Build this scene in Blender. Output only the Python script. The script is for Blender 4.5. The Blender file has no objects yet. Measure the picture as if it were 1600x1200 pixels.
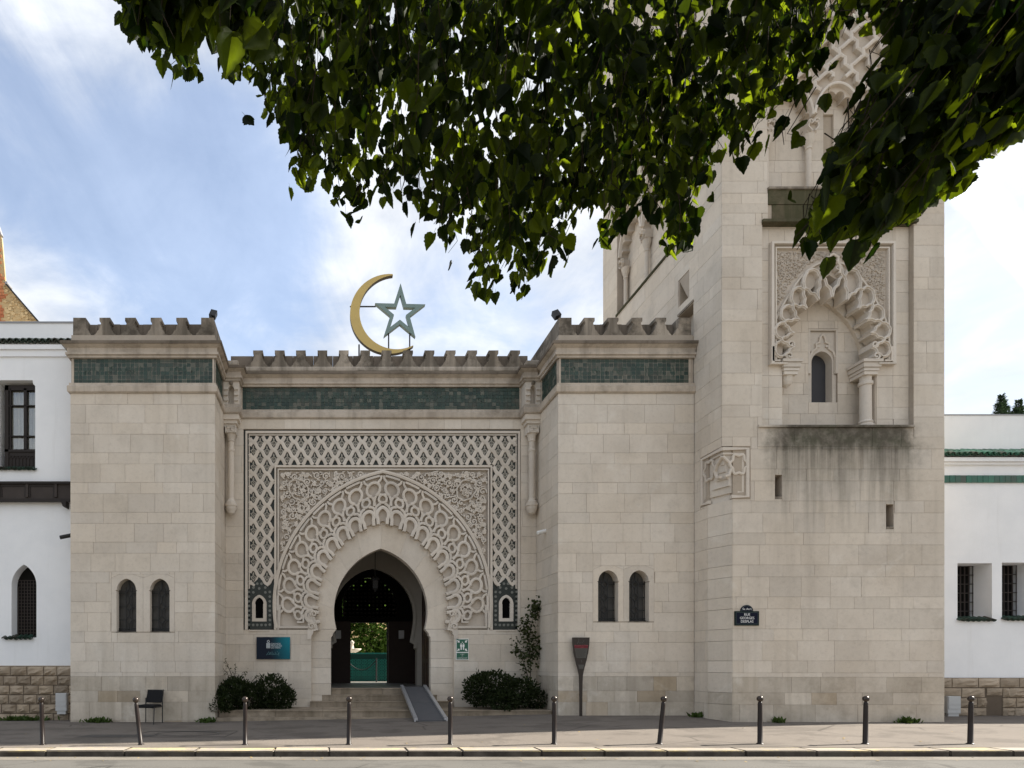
import bpy, bmesh, math, random
import numpy as np
from mathutils import Vector, Matrix
from mathutils.geometry import tessellate_polygon

rng = random.Random(7)
SC = bpy.context.scene
COL = SC.collection
R = math.radians
PI = math.pi

# ------------------------------------------------------------------ camera, sky, sun, exposure
F, CX, CY, EYE = 1000.0, 510.0, 1038.0, 1.65       # the lens: focal length and axis, in photograph pixels
cam_d = bpy.data.cameras.new('camera')
cam_d.sensor_width = 36.0
cam_d.lens = F / 1600 * 36.0
cam_d.shift_x = (800 - CX) / 1600
cam_d.shift_y = (CY - 600) / 1600
cam_d.clip_start = 0.05
cam_d.clip_end = 2000
cam = bpy.data.objects.new('camera', cam_d)
COL.objects.link(cam)
cam.location = (0, 0, EYE)
cam.rotation_euler = (R(90), 0, 0)
SC.camera = cam

SUN_EL, SUN_AZ = 37.0, 8.0                          # azimuth from +X towards +Y
sun_dir = Vector((math.cos(R(SUN_EL)) * math.cos(R(SUN_AZ)), math.cos(R(SUN_EL)) * math.sin(R(SUN_AZ)), math.sin(R(SUN_EL))))
sun_d = bpy.data.lights.new('sun', 'SUN')
sun_d.energy = 5.0
sun_d.angle = R(0.6)
sun_d.color = (1.0, 0.93, 0.82)
sun = bpy.data.objects.new('sun', sun_d)
COL.objects.link(sun)
sun.rotation_euler = sun_dir.to_track_quat('Z', 'Y').to_euler()

SC.view_settings.view_transform = 'Standard'
SC.view_settings.look = 'None'
SC.view_settings.gamma = 1
SC.view_settings.use_curve_mapping = False
SC.view_settings.exposure = 1.36
SC.cycles.max_bounces = 8
SC.cycles.diffuse_bounces = 4
SC.cycles.transparent_max_bounces = 8


class NT:
    """a little node-tree writer"""
    def __init__(s, tree):
        s.t = tree
        tree.nodes.clear()

    def n(s, kind, props=None, **ins):
        nd = s.t.nodes.new(kind)
        for k, v in (props or {}).items():
            setattr(nd, k, v)
        for k, v in ins.items():
            s.set(nd, k, v)
        return nd

    def set(s, nd, key, v):
        key = int(key[1:]) if key[0] == 'i' and key[1:].isdigit() else key.replace('_', ' ')
        sock = nd.inputs[key]
        if isinstance(v, bpy.types.NodeSocket):
            s.t.links.new(v, sock)
        else:
            if isinstance(v, tuple) and len(v) == 3 and sock.type == 'RGBA':
                v = v + (1,)
            sock.default_value = v

    def math(s, op, a, b=0.0, c=0.0, clamp=False):
        return s.n('ShaderNodeMath', dict(operation=op, use_clamp=clamp), i0=a, i1=b, i2=c).outputs[0]

    def mix(s, f, a, b, mode='MIX'):
        nd = s.n('ShaderNodeMix', dict(data_type='RGBA', blend_type=mode))
        s.set(nd, 'i0', f); s.set(nd, 'i6', a); s.set(nd, 'i7', b)
        return nd.outputs[2]

    def noise(s, vec, scale, detail=4.0, rough=0.55, dist=0.0):
        nd = s.n('ShaderNodeTexNoise', None, Vector=vec, Scale=scale, Detail=detail, Roughness=rough, Distortion=dist)
        return nd.outputs['Fac']

    def ramp(s, f, a, b, x=0.0, y=1.0):
        nd = s.n('ShaderNodeMapRange', dict(interpolation_type='SMOOTHSTEP'))
        for k, v in zip(range(5), (f, a, b, x, y)):
            s.set(nd, 'i%d' % k, v)
        return nd.outputs[0]

    def scale(s, vec, sx, sy, sz, off=(0, 0, 0)):
        nd = s.n('ShaderNodeMapping')
        s.set(nd, 'Vector', vec)
        nd.inputs['Scale'].default_value = (sx, sy, sz)
        nd.inputs['Location'].default_value = off
        return nd.outputs[0]

    def dot(s, a, v):
        nd = s.n('ShaderNodeVectorMath', dict(operation='DOT_PRODUCT'))
        s.set(nd, 'i0', a)
        nd.inputs[1].default_value = v
        return nd.outputs['Value']


def pix_dir(px, py):
    return Vector(((px - CX) / F, 1.0, -(py - CY) / F)).normalized()


world = bpy.data.worlds.new('World')
SC.world = world
world.use_nodes = True
w = NT(world.node_tree)
SKY_STRENGTH = 0.115
tex = w.n('ShaderNodeTexCoord')
gen = tex.outputs['Generated']
sky = w.n('ShaderNodeTexSky', dict(sky_type='NISHITA', sun_disc=False, sun_elevation=R(SUN_EL),
                                   sun_rotation=R(90 - SUN_AZ), altitude=50, air_density=1.0, dust_density=1.2, ozone_density=1.4))
sep = w.n('ShaderNodeSeparateXYZ', None, Vector=gen)
zc = w.math('ADD', w.math('MAXIMUM', sep.outputs[2], 0.0), 0.22)
pl = w.n('ShaderNodeCombineXYZ', None, X=w.math('DIVIDE', sep.outputs[0], zc), Y=w.math('DIVIDE', sep.outputs[1], zc), Z=0.0).outputs[0]
big = w.noise(w.scale(pl, 1.0, 1.25, 1.0, (3.1, 1.7, 0)), 0.9, 6.0, 0.6, 0.6)
fine = w.noise(w.scale(pl, 1.7, 0.75, 1.0, (0.3, 5.2, 2)), 2.3, 8.0, 0.62, 0.9)
puff = w.noise(w.scale(pl, 1.0, 1.0, 1.0, (7.3, 2.2, 1)), 5.5, 7.0, 0.58, 0.35)
cov = w.math('ADD', w.math('ADD', w.math('MULTIPLY', big, 0.42), w.math('MULTIPLY', fine, 0.30)), w.math('MULTIPLY', puff, 0.36))
# the open blue patches over the roofs
for (px, py, wid, amt) in ((330, 400, 0.022, 0.20), (420, 270, 0.012, 0.12), (60, 190, 0.02, 0.08), (700, 470, 0.01, 0.06)):
    dd = w.dot(gen, tuple(pix_dir(px, py)))
    cov = w.math('SUBTRACT', cov, w.ramp(dd, 1 - wid, 1.0, 0.0, amt))
# thinner towards the left, thicker on the sunward side
cov = w.math('ADD', cov, w.math('MULTIPLY', sep.outputs[0], 0.06))
cfac = w.ramp(cov, 0.33, 0.62, 0.32, 1.0)
# an aircraft's contrail, an old streak of ice in the cloud layer
a, b = pix_dir(1520, 300), pix_dir(1650, 455)
nrm = a.cross(b).normalized()
wob = w.math('MULTIPLY', w.math('SUBTRACT', fine, 0.5), 0.02)
dist = w.math('ABSOLUTE', w.math('ADD', w.dot(gen, tuple(nrm)), wob))
mid = pix_dir(1590, 385)
trail = w.math('MULTIPLY', w.ramp(dist, 0.004, 0.016, 0.9, 0.0), w.ramp(w.dot(gen, tuple(mid)), 0.9962, 0.9985))
sund = w.dot(gen, tuple(sun_dir))
glow = w.math('POWER', w.math('MAXIMUM', sund, 0.0), 4.0)
lum = w.math('ADD', 3.1, w.math('MULTIPLY', glow, 0.6))
lum = w.math('MULTIPLY', lum, w.math('ADD', 0.16, w.math('ADD', w.math('MULTIPLY', fine, 0.75), w.math('MULTIPLY', puff, 0.95))))
cl = w.n('ShaderNodeVectorMath', dict(operation='SCALE'))
cl.inputs[0].default_value = (0.95, 0.985, 1.04)
w.set(cl, 'Scale', lum)
mixc = w.mix(cfac, sky.outputs[0], cl.outputs[0])
mixc = w.mix(trail, mixc, (8.5, 8.7, 9.0, 1))
bg = w.n('ShaderNodeBackground', None, Color=mixc, Strength=SKY_STRENGTH)
out = w.n('ShaderNodeOutputWorld', None, Surface=bg.outputs[0])

# ------------------------------------------------------------------ materials
def principled(name, build, rough=0.85, spec=0.3, metallic=0.0, bump=None):
    m = bpy.data.materials.new(name)
    m.use_nodes = True
    t = NT(m.node_tree)
    p = t.n('ShaderNodeBsdfPrincipled', None, Roughness=rough, Metallic=metallic)
    p.inputs['Specular IOR Level'].default_value = spec
    t.n('ShaderNodeOutputMaterial', None, Surface=p.outputs[0])
    r = build(t, p)
    if isinstance(r, tuple) and len(r) == 2 and not isinstance(r[0], float):
        colr, hgt = r
    else:
        colr, hgt = r, None
    t.set(p, 'Base Color', colr)
    if hgt is not None:
        bn = t.n('ShaderNodeBump', None, Strength=0.5, Distance=bump or 0.01, Height=hgt)
        t.set(p, 'Normal', bn.outputs[0])
    return m


def pos(t):
    return t.n('ShaderNodeNewGeometry').outputs['Position']


def piece_random(t):
    a = t.n('ShaderNodeObjectInfo').outputs['Random']
    b = t.n('ShaderNodeNewGeometry').outputs['Random Per Island']
    return t.math('FRACT', t.math('ADD', a, b))


def stone_mat(name, c1, c2, grime=0.25, gth=(0.50, 0.80), grime_col=(0.13, 0.115, 0.09), vary=0.16, streak=True, stain=None, stain_col=(0.058, 0.050, 0.036), pale_amt=0.0):
    def build(t, p):
        P = pos(t)
        rnd = piece_random(t)
        n1 = t.noise(P, 0.55, 5, 0.6)
        col = t.mix(t.ramp(n1, 0.32, 0.7), c1, c2)
        hue = t.math('FRACT', t.math('MULTIPLY', rnd, 7.31))
        col = t.mix(t.math('MULTIPLY', hue, 0.20), col, (c2[0] * 0.93, c2[1] * 0.84, c2[2] * 0.70))
        bri = t.math('ADD', 1.0 - vary * 0.55, t.math('MULTIPLY', rnd, vary))
        grain = t.math('ADD', 0.93, t.math('MULTIPLY', t.noise(P, 38, 6, 0.7), 0.14))
        speck = t.ramp(t.noise(P, 11, 8, 0.75), 0.30, 0.52, 0.90, 1.0)
        k = t.math('MULTIPLY', t.math('MULTIPLY', bri, grain), speck)
        kk = t.n('ShaderNodeCombineXYZ', None, X=k, Y=k, Z=k).outputs[0]
        col = t.mix(1.0, col, kk, 'MULTIPLY')
        g = t.ramp(t.noise(P, 1.4, 8, 0.68), gth[0], gth[1])
        if streak:
            s = t.ramp(t.noise(t.scale(P, 3.2, 3.2, 0.22), 1.0, 7, 0.6), gth[0], gth[1] - 0.02)
            g = t.math('MAXIMUM', g, t.math('MULTIPLY', s, 0.8))
        pale = t.math('MULTIPLY', t.ramp(t.noise(P, 0.9, 9, 0.72, 0.5), 0.56, 0.70), pale_amt)
        col = t.mix(pale, col, (0.74, 0.69, 0.61))
        col = t.mix(t.math('MULTIPLY', g, grime), col, grime_col)
        if stain:
            x0, x1, z0, z1 = stain
            sp = t.n('ShaderNodeSeparateXYZ', None, Vector=P)
            edge = t.math('MULTIPLY', t.math('SUBTRACT', t.noise(P, 1.7, 6, 0.65), 0.5), 1.6)
            xm = t.math('MULTIPLY', t.ramp(t.math('ADD', sp.outputs[0], edge), x0, x0 + 0.9), t.ramp(t.math('ADD', sp.outputs[0], edge), x1 - 0.9, x1, 1, 0))
            drip = t.noise(t.scale(P, 5.5, 5.5, 0.30), 1.0, 6, 0.6)
            zz = t.math('ADD', sp.outputs[2], t.math('MULTIPLY', t.math('SUBTRACT', drip, 0.5), 3.4))
            zm = t.math('POWER', t.ramp(zz, z0, z1 + 0.5), 1.15)
            top = t.ramp(sp.outputs[2], z1, z1 + 0.03, 1, 0)
            lip = t.ramp(t.math('ADD', sp.outputs[2], t.math('MULTIPLY', t.math('SUBTRACT', drip, 0.5), 0.9)), z1 - 1.25, z1 - 0.45, 0, 1.0)
            f = t.math('MULTIPLY', t.math('MULTIPLY', xm, t.math('MAXIMUM', zm, lip)), top)
            f = t.math('MULTIPLY', f, t.ramp(t.noise(P, 4.5, 8, 0.7), 0.22, 0.62, 0.78, 1.0))
            moss = t.mix(t.ramp(t.noise(P, 2.3, 5, 0.6), 0.4, 0.65), stain_col, (0.052, 0.052, 0.032))
            col = t.mix(t.math('MULTIPLY', f, 0.93), col, moss)
        h = t.math('ADD', t.math('MULTIPLY', t.noise(P, 60, 8, 0.75), 0.35), t.noise(P, 9, 6, 0.6))
        return col, h
    return principled(name, build, rough=0.92, spec=0.15, bump=0.008)


ST1, ST2 = (0.615, 0.546, 0.462), (0.685, 0.62, 0.535)
M = {}
M['stone'] = stone_mat('limestone', ST1, ST2, 0.23, (0.46, 0.80), grime_col=(0.17, 0.145, 0.11), vary=0.125, pale_amt=0.45)
M['stone_stain'] = stone_mat('limestone_stained', (0.59, 0.522, 0.44), (0.665, 0.60, 0.515), 0.23, (0.46, 0.80), grime_col=(0.17, 0.145, 0.11), vary=0.125, pale_amt=0.45, stain=(10.75, 15.2, 4.7, 7.70))
M['stone_low'] = stone_mat('limestone_patched', (0.515, 0.45, 0.37), (0.61, 0.55, 0.465), 0.45, (0.40, 0.72), grime_col=(0.20, 0.165, 0.12), vary=0.28, pale_amt=0.6)
M['carved'] = stone_mat('carved_limestone', (0.60, 0.54, 0.47), (0.66, 0.605, 0.535), 0.14, streak=False)
M['stone_brown'] = stone_mat('limestone_brown', (0.42, 0.34, 0.245), (0.50, 0.425, 0.335), 0.45, (0.40, 0.72), grime_col=(0.20, 0.16, 0.11), vary=0.3, pale_amt=0.3)
M['ground_relief'] = stone_mat('relief_ground', (0.50, 0.44, 0.375), (0.57, 0.51, 0.44), 0.2, streak=False)
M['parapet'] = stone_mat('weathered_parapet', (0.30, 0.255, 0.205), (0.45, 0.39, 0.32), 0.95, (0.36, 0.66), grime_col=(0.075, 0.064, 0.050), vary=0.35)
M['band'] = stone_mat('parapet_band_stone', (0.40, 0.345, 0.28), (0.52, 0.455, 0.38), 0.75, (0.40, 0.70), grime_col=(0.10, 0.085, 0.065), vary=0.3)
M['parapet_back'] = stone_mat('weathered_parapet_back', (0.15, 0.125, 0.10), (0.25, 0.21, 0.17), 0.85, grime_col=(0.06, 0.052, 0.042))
M['cornice'] = stone_mat('cornice_stone', (0.50, 0.43, 0.355), (0.59, 0.52, 0.44), 0.55, (0.44, 0.72), grime_col=(0.12, 0.095, 0.07))
M['mossy'] = stone_mat('mossy_stone', (0.060, 0.050, 0.030), (0.17, 0.145, 0.10), 0.85, (0.36, 0.62), grime_col=(0.045, 0.05, 0.022))
M['mortar'] = stone_mat('mortar', (0.38, 0.32, 0.26), (0.46, 0.40, 0.33), 0.2)
M['rock'] = stone_mat('rock_faced_stone', (0.33, 0.265, 0.195), (0.46, 0.385, 0.30), 0.45, grime_col=(0.10, 0.08, 0.06), vary=0.4)
M['rock_mortar'] = stone_mat('dark_mortar', (0.13, 0.10, 0.075), (0.20, 0.16, 0.12), 0.3)
M['step'] = stone_mat('step_stone', (0.28, 0.23, 0.17), (0.40, 0.335, 0.26), 0.7, (0.42, 0.7), grime_col=(0.12, 0.095, 0.065))


def flat(name, c, rough=0.6, spec=0.4, metallic=0.0, var=0.12, sc=6.0, bump=None):
    def build(t, p):
        P = pos(t)
        f = t.noise(P, sc, 6, 0.65)
        col = t.mix(f, tuple(x * (1 - var) for x in c), tuple(min(1, x * (1 + var)) for x in c))
        return (col, t.noise(P, sc * 8, 6, 0.7)) if bump else col
    return principled(name, build, rough, spec, metallic, bump)


def plaster():
    def build(t, p):
        P = pos(t)
        col = t.mix(t.ramp(t.noise(P, 0.8, 6, 0.6), 0.3, 0.7), (0.80, 0.81, 0.82), (0.87, 0.875, 0.88))
        s = t.ramp(t.noise(t.scale(P, 4.0, 4.0, 0.3), 1.0, 6, 0.6), 0.55, 0.85)
        col = t.mix(t.math('MULTIPLY', s, 0.22), col, (0.45, 0.43, 0.40))
        return col, t.math('ADD', t.noise(P, 45, 5, 0.7), t.math('MULTIPLY', t.noise(P, 6, 4, 0.5), 0.6))
    return principled('white_render', build, 0.9, 0.2, bump=0.012)


M['plaster'] = plaster()
M['wood'] = flat('dark_wood', (0.022, 0.016, 0.013), 0.6, 0.3, var=0.3)
M['wood_grey'] = flat('weathered_dark_wood', (0.055, 0.045, 0.040), 0.7, 0.2, var=0.35, sc=3)
M['door'] = flat('door_wood', (0.030, 0.015, 0.010), 0.55, 0.3, var=0.4)
M['dark'] = flat('interior_shade_black', (0.012, 0.011, 0.010), 0.9, 0.1)  # shade of the passage and openings put into a near-black colour
M['shade_void'] = flat('niche_shade_black', (0.004, 0.004, 0.004), 0.9, 0.05)  # black that paints the shade inside the small niches
M['passage'] = flat('passage_plaster', (0.36, 0.33, 0.29), 0.9, 0.1)
M['iron'] = flat('black_iron', (0.014, 0.014, 0.014), 0.5, 0.4)
M['black'] = flat('black_fabric', (0.013, 0.013, 0.014), 0.85, 0.2)
M['gold'] = flat('gold_paint', (0.58, 0.42, 0.14), 0.42, 0.5, 0.25, var=0.10, sc=4)
M['gold_edge'] = flat('gold_edge', (0.06, 0.05, 0.03), 0.6, 0.3, 0.0)
M['star'] = flat('verdigris_paint', (0.20, 0.28, 0.26), 0.55, 0.4, var=0.18)
M['zinc'] = flat('zinc', (0.30, 0.30, 0.31), 0.45, 0.4, 0.3)
M['alu'] = flat('aluminium', (0.42, 0.42, 0.43), 0.4, 0.5, 0.5)
M['rampgrey'] = flat('ramp_tread', (0.085, 0.085, 0.090), 0.8, 0.3, var=0.2)
M['bollard'] = flat('bollard_paint', (0.018, 0.012, 0.010), 0.42, 0.30, 0.0, var=0.25)
M['steel'] = flat('worn_steel_knob', (0.045, 0.034, 0.028), 0.25, 0.5, 0.4)
M['paper'] = flat('paper', (0.62, 0.62, 0.62), 0.8, 0.2)
M['white'] = flat('white_paint', (0.80, 0.80, 0.78), 0.6, 0.3, var=0.05)
M['offwhite'] = flat('pale_print', (0.55, 0.60, 0.62), 0.6, 0.3, var=0.05)
M['teal_print'] = flat('teal_print', (0.12, 0.28, 0.30), 0.6, 0.3, var=0.05)
M['box_grey'] = flat('grey_plastic', (0.50, 0.50, 0.49), 0.6, 0.3, var=0.08)
M['navy'] = flat('navy_enamel', (0.004, 0.006, 0.018), 0.5, 0.12)
M['sign_green'] = flat('sign_green', (0.004, 0.10, 0.055), 0.35, 0.5, var=0.05)
M['sign_rim'] = flat('enamel_rim_green', (0.010, 0.020, 0.018), 0.5, 0.15)
M['bronze'] = flat('brown_bronze', (0.030, 0.022, 0.017), 0.45, 0.45, 0.3)
M['bronze_grey'] = flat('grey_print', (0.085, 0.080, 0.070), 0.6, 0.3, var=0.3, sc=60)
M['red_print'] = flat('red_print', (0.13, 0.012, 0.018), 0.5, 0.3)
M['pink_print'] = flat('faded_red_letters', (0.30, 0.07, 0.08), 0.5, 0.3)
M['turquoise'] = flat('turquoise_lattice', (0.02, 0.22, 0.19), 0.5, 0.4)
M['reflection_curtain'] = flat('reflection_curtain', (0.80, 0.72, 0.58), 0.9, 0.1)  # warm reflections in the panes are put into the curtain's colour
M['bark'] = flat('bark', (0.045, 0.035, 0.026), 0.95, 0.1, var=0.4, sc=8, bump=0.02)
M['litter'] = flat('dry_leaf', (0.30, 0.22, 0.10), 0.8, 0.2, var=0.4)
M['dark_tile'] = flat('dark_glazed_tile', (0.022, 0.028, 0.024), 0.5, 0.4, var=0.4, sc=30)
M['motif'] = flat('tile_flower', (0.36, 0.335, 0.285), 0.6, 0.3, var=0.3, sc=30)


def glass_pane():
    def build(t, p):
        p.inputs['Roughness'].default_value = 0.04
        return (0.03, 0.033, 0.035, 1)
    return principled('window_glass', build, 0.04, 0.6)


M['glass'] = glass_pane()
def clear_glass():
    m = bpy.data.materials.new('window_pane_glass')
    m.use_nodes = True
    t = NT(m.node_tree)
    a = t.n('ShaderNodeBsdfTransparent', None, Color=(0.8, 0.82, 0.82))
    b = t.n('ShaderNodeBsdfGlossy', None, Color=(1, 1, 1), Roughness=0.03)
    x_ = t.n('ShaderNodeMixShader', None, i0=0.13, i1=a.outputs[0], i2=b.outputs[0])
    t.n('ShaderNodeOutputMaterial', None, Surface=x_.outputs[0])
    return m


M['clear'] = clear_glass()
M['leaded'] = flat('leaded_glass', (0.085, 0.082, 0.076), 0.5, 0.2, var=0.6, sc=5)


def glazed(name, cols, rough=0.3):
    def build(t, p):
        P = pos(t)
        r = piece_random(t)
        r2 = t.math('FRACT', t.math('MULTIPLY', r, 5.77))
        col = t.mix(r, cols[0], cols[1])
        col = t.mix(t.ramp(r2, 0.62, 0.98), col, cols[2])
        col = t.mix(t.ramp(t.noise(P, 2.2, 7, 0.65), 0.42, 0.74, 0, 0.7), col, cols[3])
        return col, t.noise(P, 50, 5, 0.6)
    return principled(name, build, rough, 0.45, bump=0.004)


M['zellige'] = glazed('zellige', ((0.014, 0.032, 0.026), (0.028, 0.058, 0.046), (0.115, 0.12, 0.095), (0.085, 0.080, 0.062)), 0.55)
M['roof_tile'] = glazed('glazed_roof_tile', ((0.012, 0.030, 0.020), (0.020, 0.055, 0.038), (0.040, 0.040, 0.030), (0.022, 0.024, 0.018)), 0.4)
M['roof_tile_bright'] = glazed('green_roof_tile', ((0.015, 0.10, 0.065), (0.030, 0.16, 0.10), (0.05, 0.07, 0.05), (0.035, 0.05, 0.035)), 0.35)


def brick():
    def build(t, p):
        P = pos(t)
        c = t.mix(piece_random(t), (0.36, 0.115, 0.055), (0.55, 0.23, 0.11))
        return t.mix(t.ramp(t.noise(P, 0.7, 6, 0.6), 0.4, 0.7), c, (0.62, 0.36, 0.17))
    return principled('old_brick', build, 0.9, 0.2)


M['brick'] = brick()
M['rubble'] = stone_mat('old_rubble', (0.50, 0.36, 0.19), (0.62, 0.48, 0.28), 0.5, grime_col=(0.14, 0.08, 0.04), vary=0.5)


def asphalt(name, c, patch=True, light=0.0):
    def build(t, p):
        P = pos(t)
        sp = t.n('ShaderNodeSeparateXYZ', None, Vector=P)
        col = t.mix(t.noise(P, 0.5, 6, 0.6), tuple(x * 0.80 for x in c), tuple(x * 1.20 for x in c))
        agg = t.ramp(t.noise(P, 120, 3, 0.8), 0.25, 0.75, 0.70, 1.30)
        k = t.n('ShaderNodeCombineXYZ', None, X=agg, Y=agg, Z=agg).outputs[0]
        col = t.mix(1.0, col, k, 'MULTIPLY')
        blot = t.ramp(t.noise(t.scale(P, 0.8, 1.6, 1), 0.9, 7, 0.65, 0.4), 0.49, 0.60)
        col = t.mix(t.math('MULTIPLY', blot, 0.42), col, tuple(x * 0.42 for x in c))
        if patch:
            vor = t.n('ShaderNodeTexVoronoi', dict(feature='DISTANCE_TO_EDGE'), Vector=t.scale(P, 0.32, 0.55, 1), Scale=1.0)
            crack = t.ramp(vor.outputs['Distance'], 0.004, 0.012, 1, 0)
            col = t.mix(t.math('MULTIPLY', crack, t.ramp(t.noise(P, 0.35, 3, 0.5), 0.45, 0.6, 0, 0.7)), col, tuple(x * 0.35 for x in c))
        gum = t.n('ShaderNodeTexVoronoi', None, Vector=P, Scale=2.6)
        gum.inputs['Randomness'].default_value = 1.0
        spot = t.ramp(gum.outputs['Distance'], 0.05, 0.075, 0.55, 0.0)
        col = t.mix(t.math('MULTIPLY', spot, t.ramp(t.noise(P, 3, 3, 0.5), 0.45, 0.6)), col, tuple(x * 0.5 for x in c))
        return col, t.noise(P, 150, 4, 0.8)
    return principled(name, build, 0.9, 0.25, bump=0.006)


M['pavement'] = asphalt('pavement_asphalt', (0.160, 0.139, 0.120))
M['road'] = asphalt('road_asphalt', (0.125, 0.120, 0.110), True)
M['ground'] = asphalt('earth_and_paving', (0.20, 0.175, 0.14), False)
M['cover'] = flat('cast_iron_cover', (0.07, 0.065, 0.06), 0.6, 0.4, var=0.3, sc=20)


def kerb_mat():
    def build(t, p):
        P = pos(t)
        sp = t.n('ShaderNodeSeparateXYZ', None, Vector=P)
        r = piece_random(t)
        col = t.mix(r, (0.25, 0.22, 0.185), (0.36, 0.32, 0.275))
        col = t.mix(t.ramp(t.noise(P, 2.0, 7, 0.7), 0.45, 0.75, 0, 0.5), col, (0.20, 0.17, 0.14))
        # rubbed yellow paint left on the tops
        yel = t.math('MULTIPLY', t.ramp(t.noise(t.scale(P, 0.9, 3, 1), 1.0, 6, 0.7), 0.50, 0.58), t.ramp(t.noise(P, 14, 6, 0.7), 0.38, 0.55))
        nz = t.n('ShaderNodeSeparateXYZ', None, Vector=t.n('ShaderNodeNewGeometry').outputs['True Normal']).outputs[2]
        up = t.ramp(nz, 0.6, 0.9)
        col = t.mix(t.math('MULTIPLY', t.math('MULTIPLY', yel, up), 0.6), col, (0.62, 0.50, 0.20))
        # grimy kerb face, darkened by face direction
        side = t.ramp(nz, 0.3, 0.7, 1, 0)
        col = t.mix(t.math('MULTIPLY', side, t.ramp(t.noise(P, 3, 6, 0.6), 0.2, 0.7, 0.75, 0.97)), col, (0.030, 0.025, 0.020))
        return col, t.noise(P, 70, 6, 0.7)
    return principled('granite_kerb', build, 0.85, 0.25, bump=0.008)


M['kerb'] = kerb_mat()


def leafmat(name, dark, light, trans, ft=0.45):
    m = bpy.data.materials.new(name)
    m.use_nodes = True
    t = NT(m.node_tree)
    r = piece_random(t)
    P = pos(t)
    c = t.mix(r, dark, light)
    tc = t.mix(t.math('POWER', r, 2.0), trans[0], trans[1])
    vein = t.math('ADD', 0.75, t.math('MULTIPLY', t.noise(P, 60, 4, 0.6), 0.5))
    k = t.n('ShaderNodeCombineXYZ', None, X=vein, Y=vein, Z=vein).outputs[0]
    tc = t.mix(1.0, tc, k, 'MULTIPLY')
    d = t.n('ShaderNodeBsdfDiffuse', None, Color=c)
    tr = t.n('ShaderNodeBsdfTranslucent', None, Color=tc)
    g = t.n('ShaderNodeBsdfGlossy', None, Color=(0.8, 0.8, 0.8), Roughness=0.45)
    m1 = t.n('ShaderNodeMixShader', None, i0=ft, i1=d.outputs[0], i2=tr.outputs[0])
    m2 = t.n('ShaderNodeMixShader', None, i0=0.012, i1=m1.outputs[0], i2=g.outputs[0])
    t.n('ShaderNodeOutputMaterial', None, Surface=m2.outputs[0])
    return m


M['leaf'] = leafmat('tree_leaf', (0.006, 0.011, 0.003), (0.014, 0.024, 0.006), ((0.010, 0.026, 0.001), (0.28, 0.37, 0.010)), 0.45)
M['bush'] = leafmat('bush_leaf', (0.012, 0.018, 0.006), (0.034, 0.046, 0.018), ((0.03, 0.06, 0.01), (0.06, 0.09, 0.015)), 0.2)
M['vine'] = leafmat('vine_leaf', (0.030, 0.042, 0.014), (0.06, 0.07, 0.028), ((0.06, 0.09, 0.02), (0.10, 0.12, 0.03)), 0.25)
M['garden'] = leafmat('garden_leaf', (0.05, 0.10, 0.02), (0.10, 0.17, 0.04), ((0.12, 0.22, 0.03), (0.18, 0.3, 0.04)), 0.35)
M['weed'] = leafmat('weed_leaf', (0.04, 0.07, 0.015), (0.07, 0.11, 0.03), ((0.10, 0.15, 0.03), (0.14, 0.2, 0.04)), 0.25)
M['conifer'] = leafmat('conifer_leaf', (0.018, 0.032, 0.020), (0.032, 0.050, 0.030), ((0.03, 0.06, 0.02), (0.04, 0.07, 0.02)), 0.15)

# ------------------------------------------------------------------ geometry helpers
def wx(px, Y):
    return (px - CX) * Y / F


def wz(py, Y):
    return EYE - (py - CY) * Y / F


def pmap(Y):
    """drawing coordinates read on an upright plane at depth Y -> metres; d is relief towards the street"""
    return lambda u, v, d: ((u - CX) * Y / F, Y - d, EYE - (v - CY) * Y / F)


def front(Y):
    return lambda u, v, d: (u, Y - d, v)


def west(X):
    return lambda u, v, d: (X - d, u, v)


def east(X):
    return lambda u, v, d: (X + d, u, v)


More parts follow.
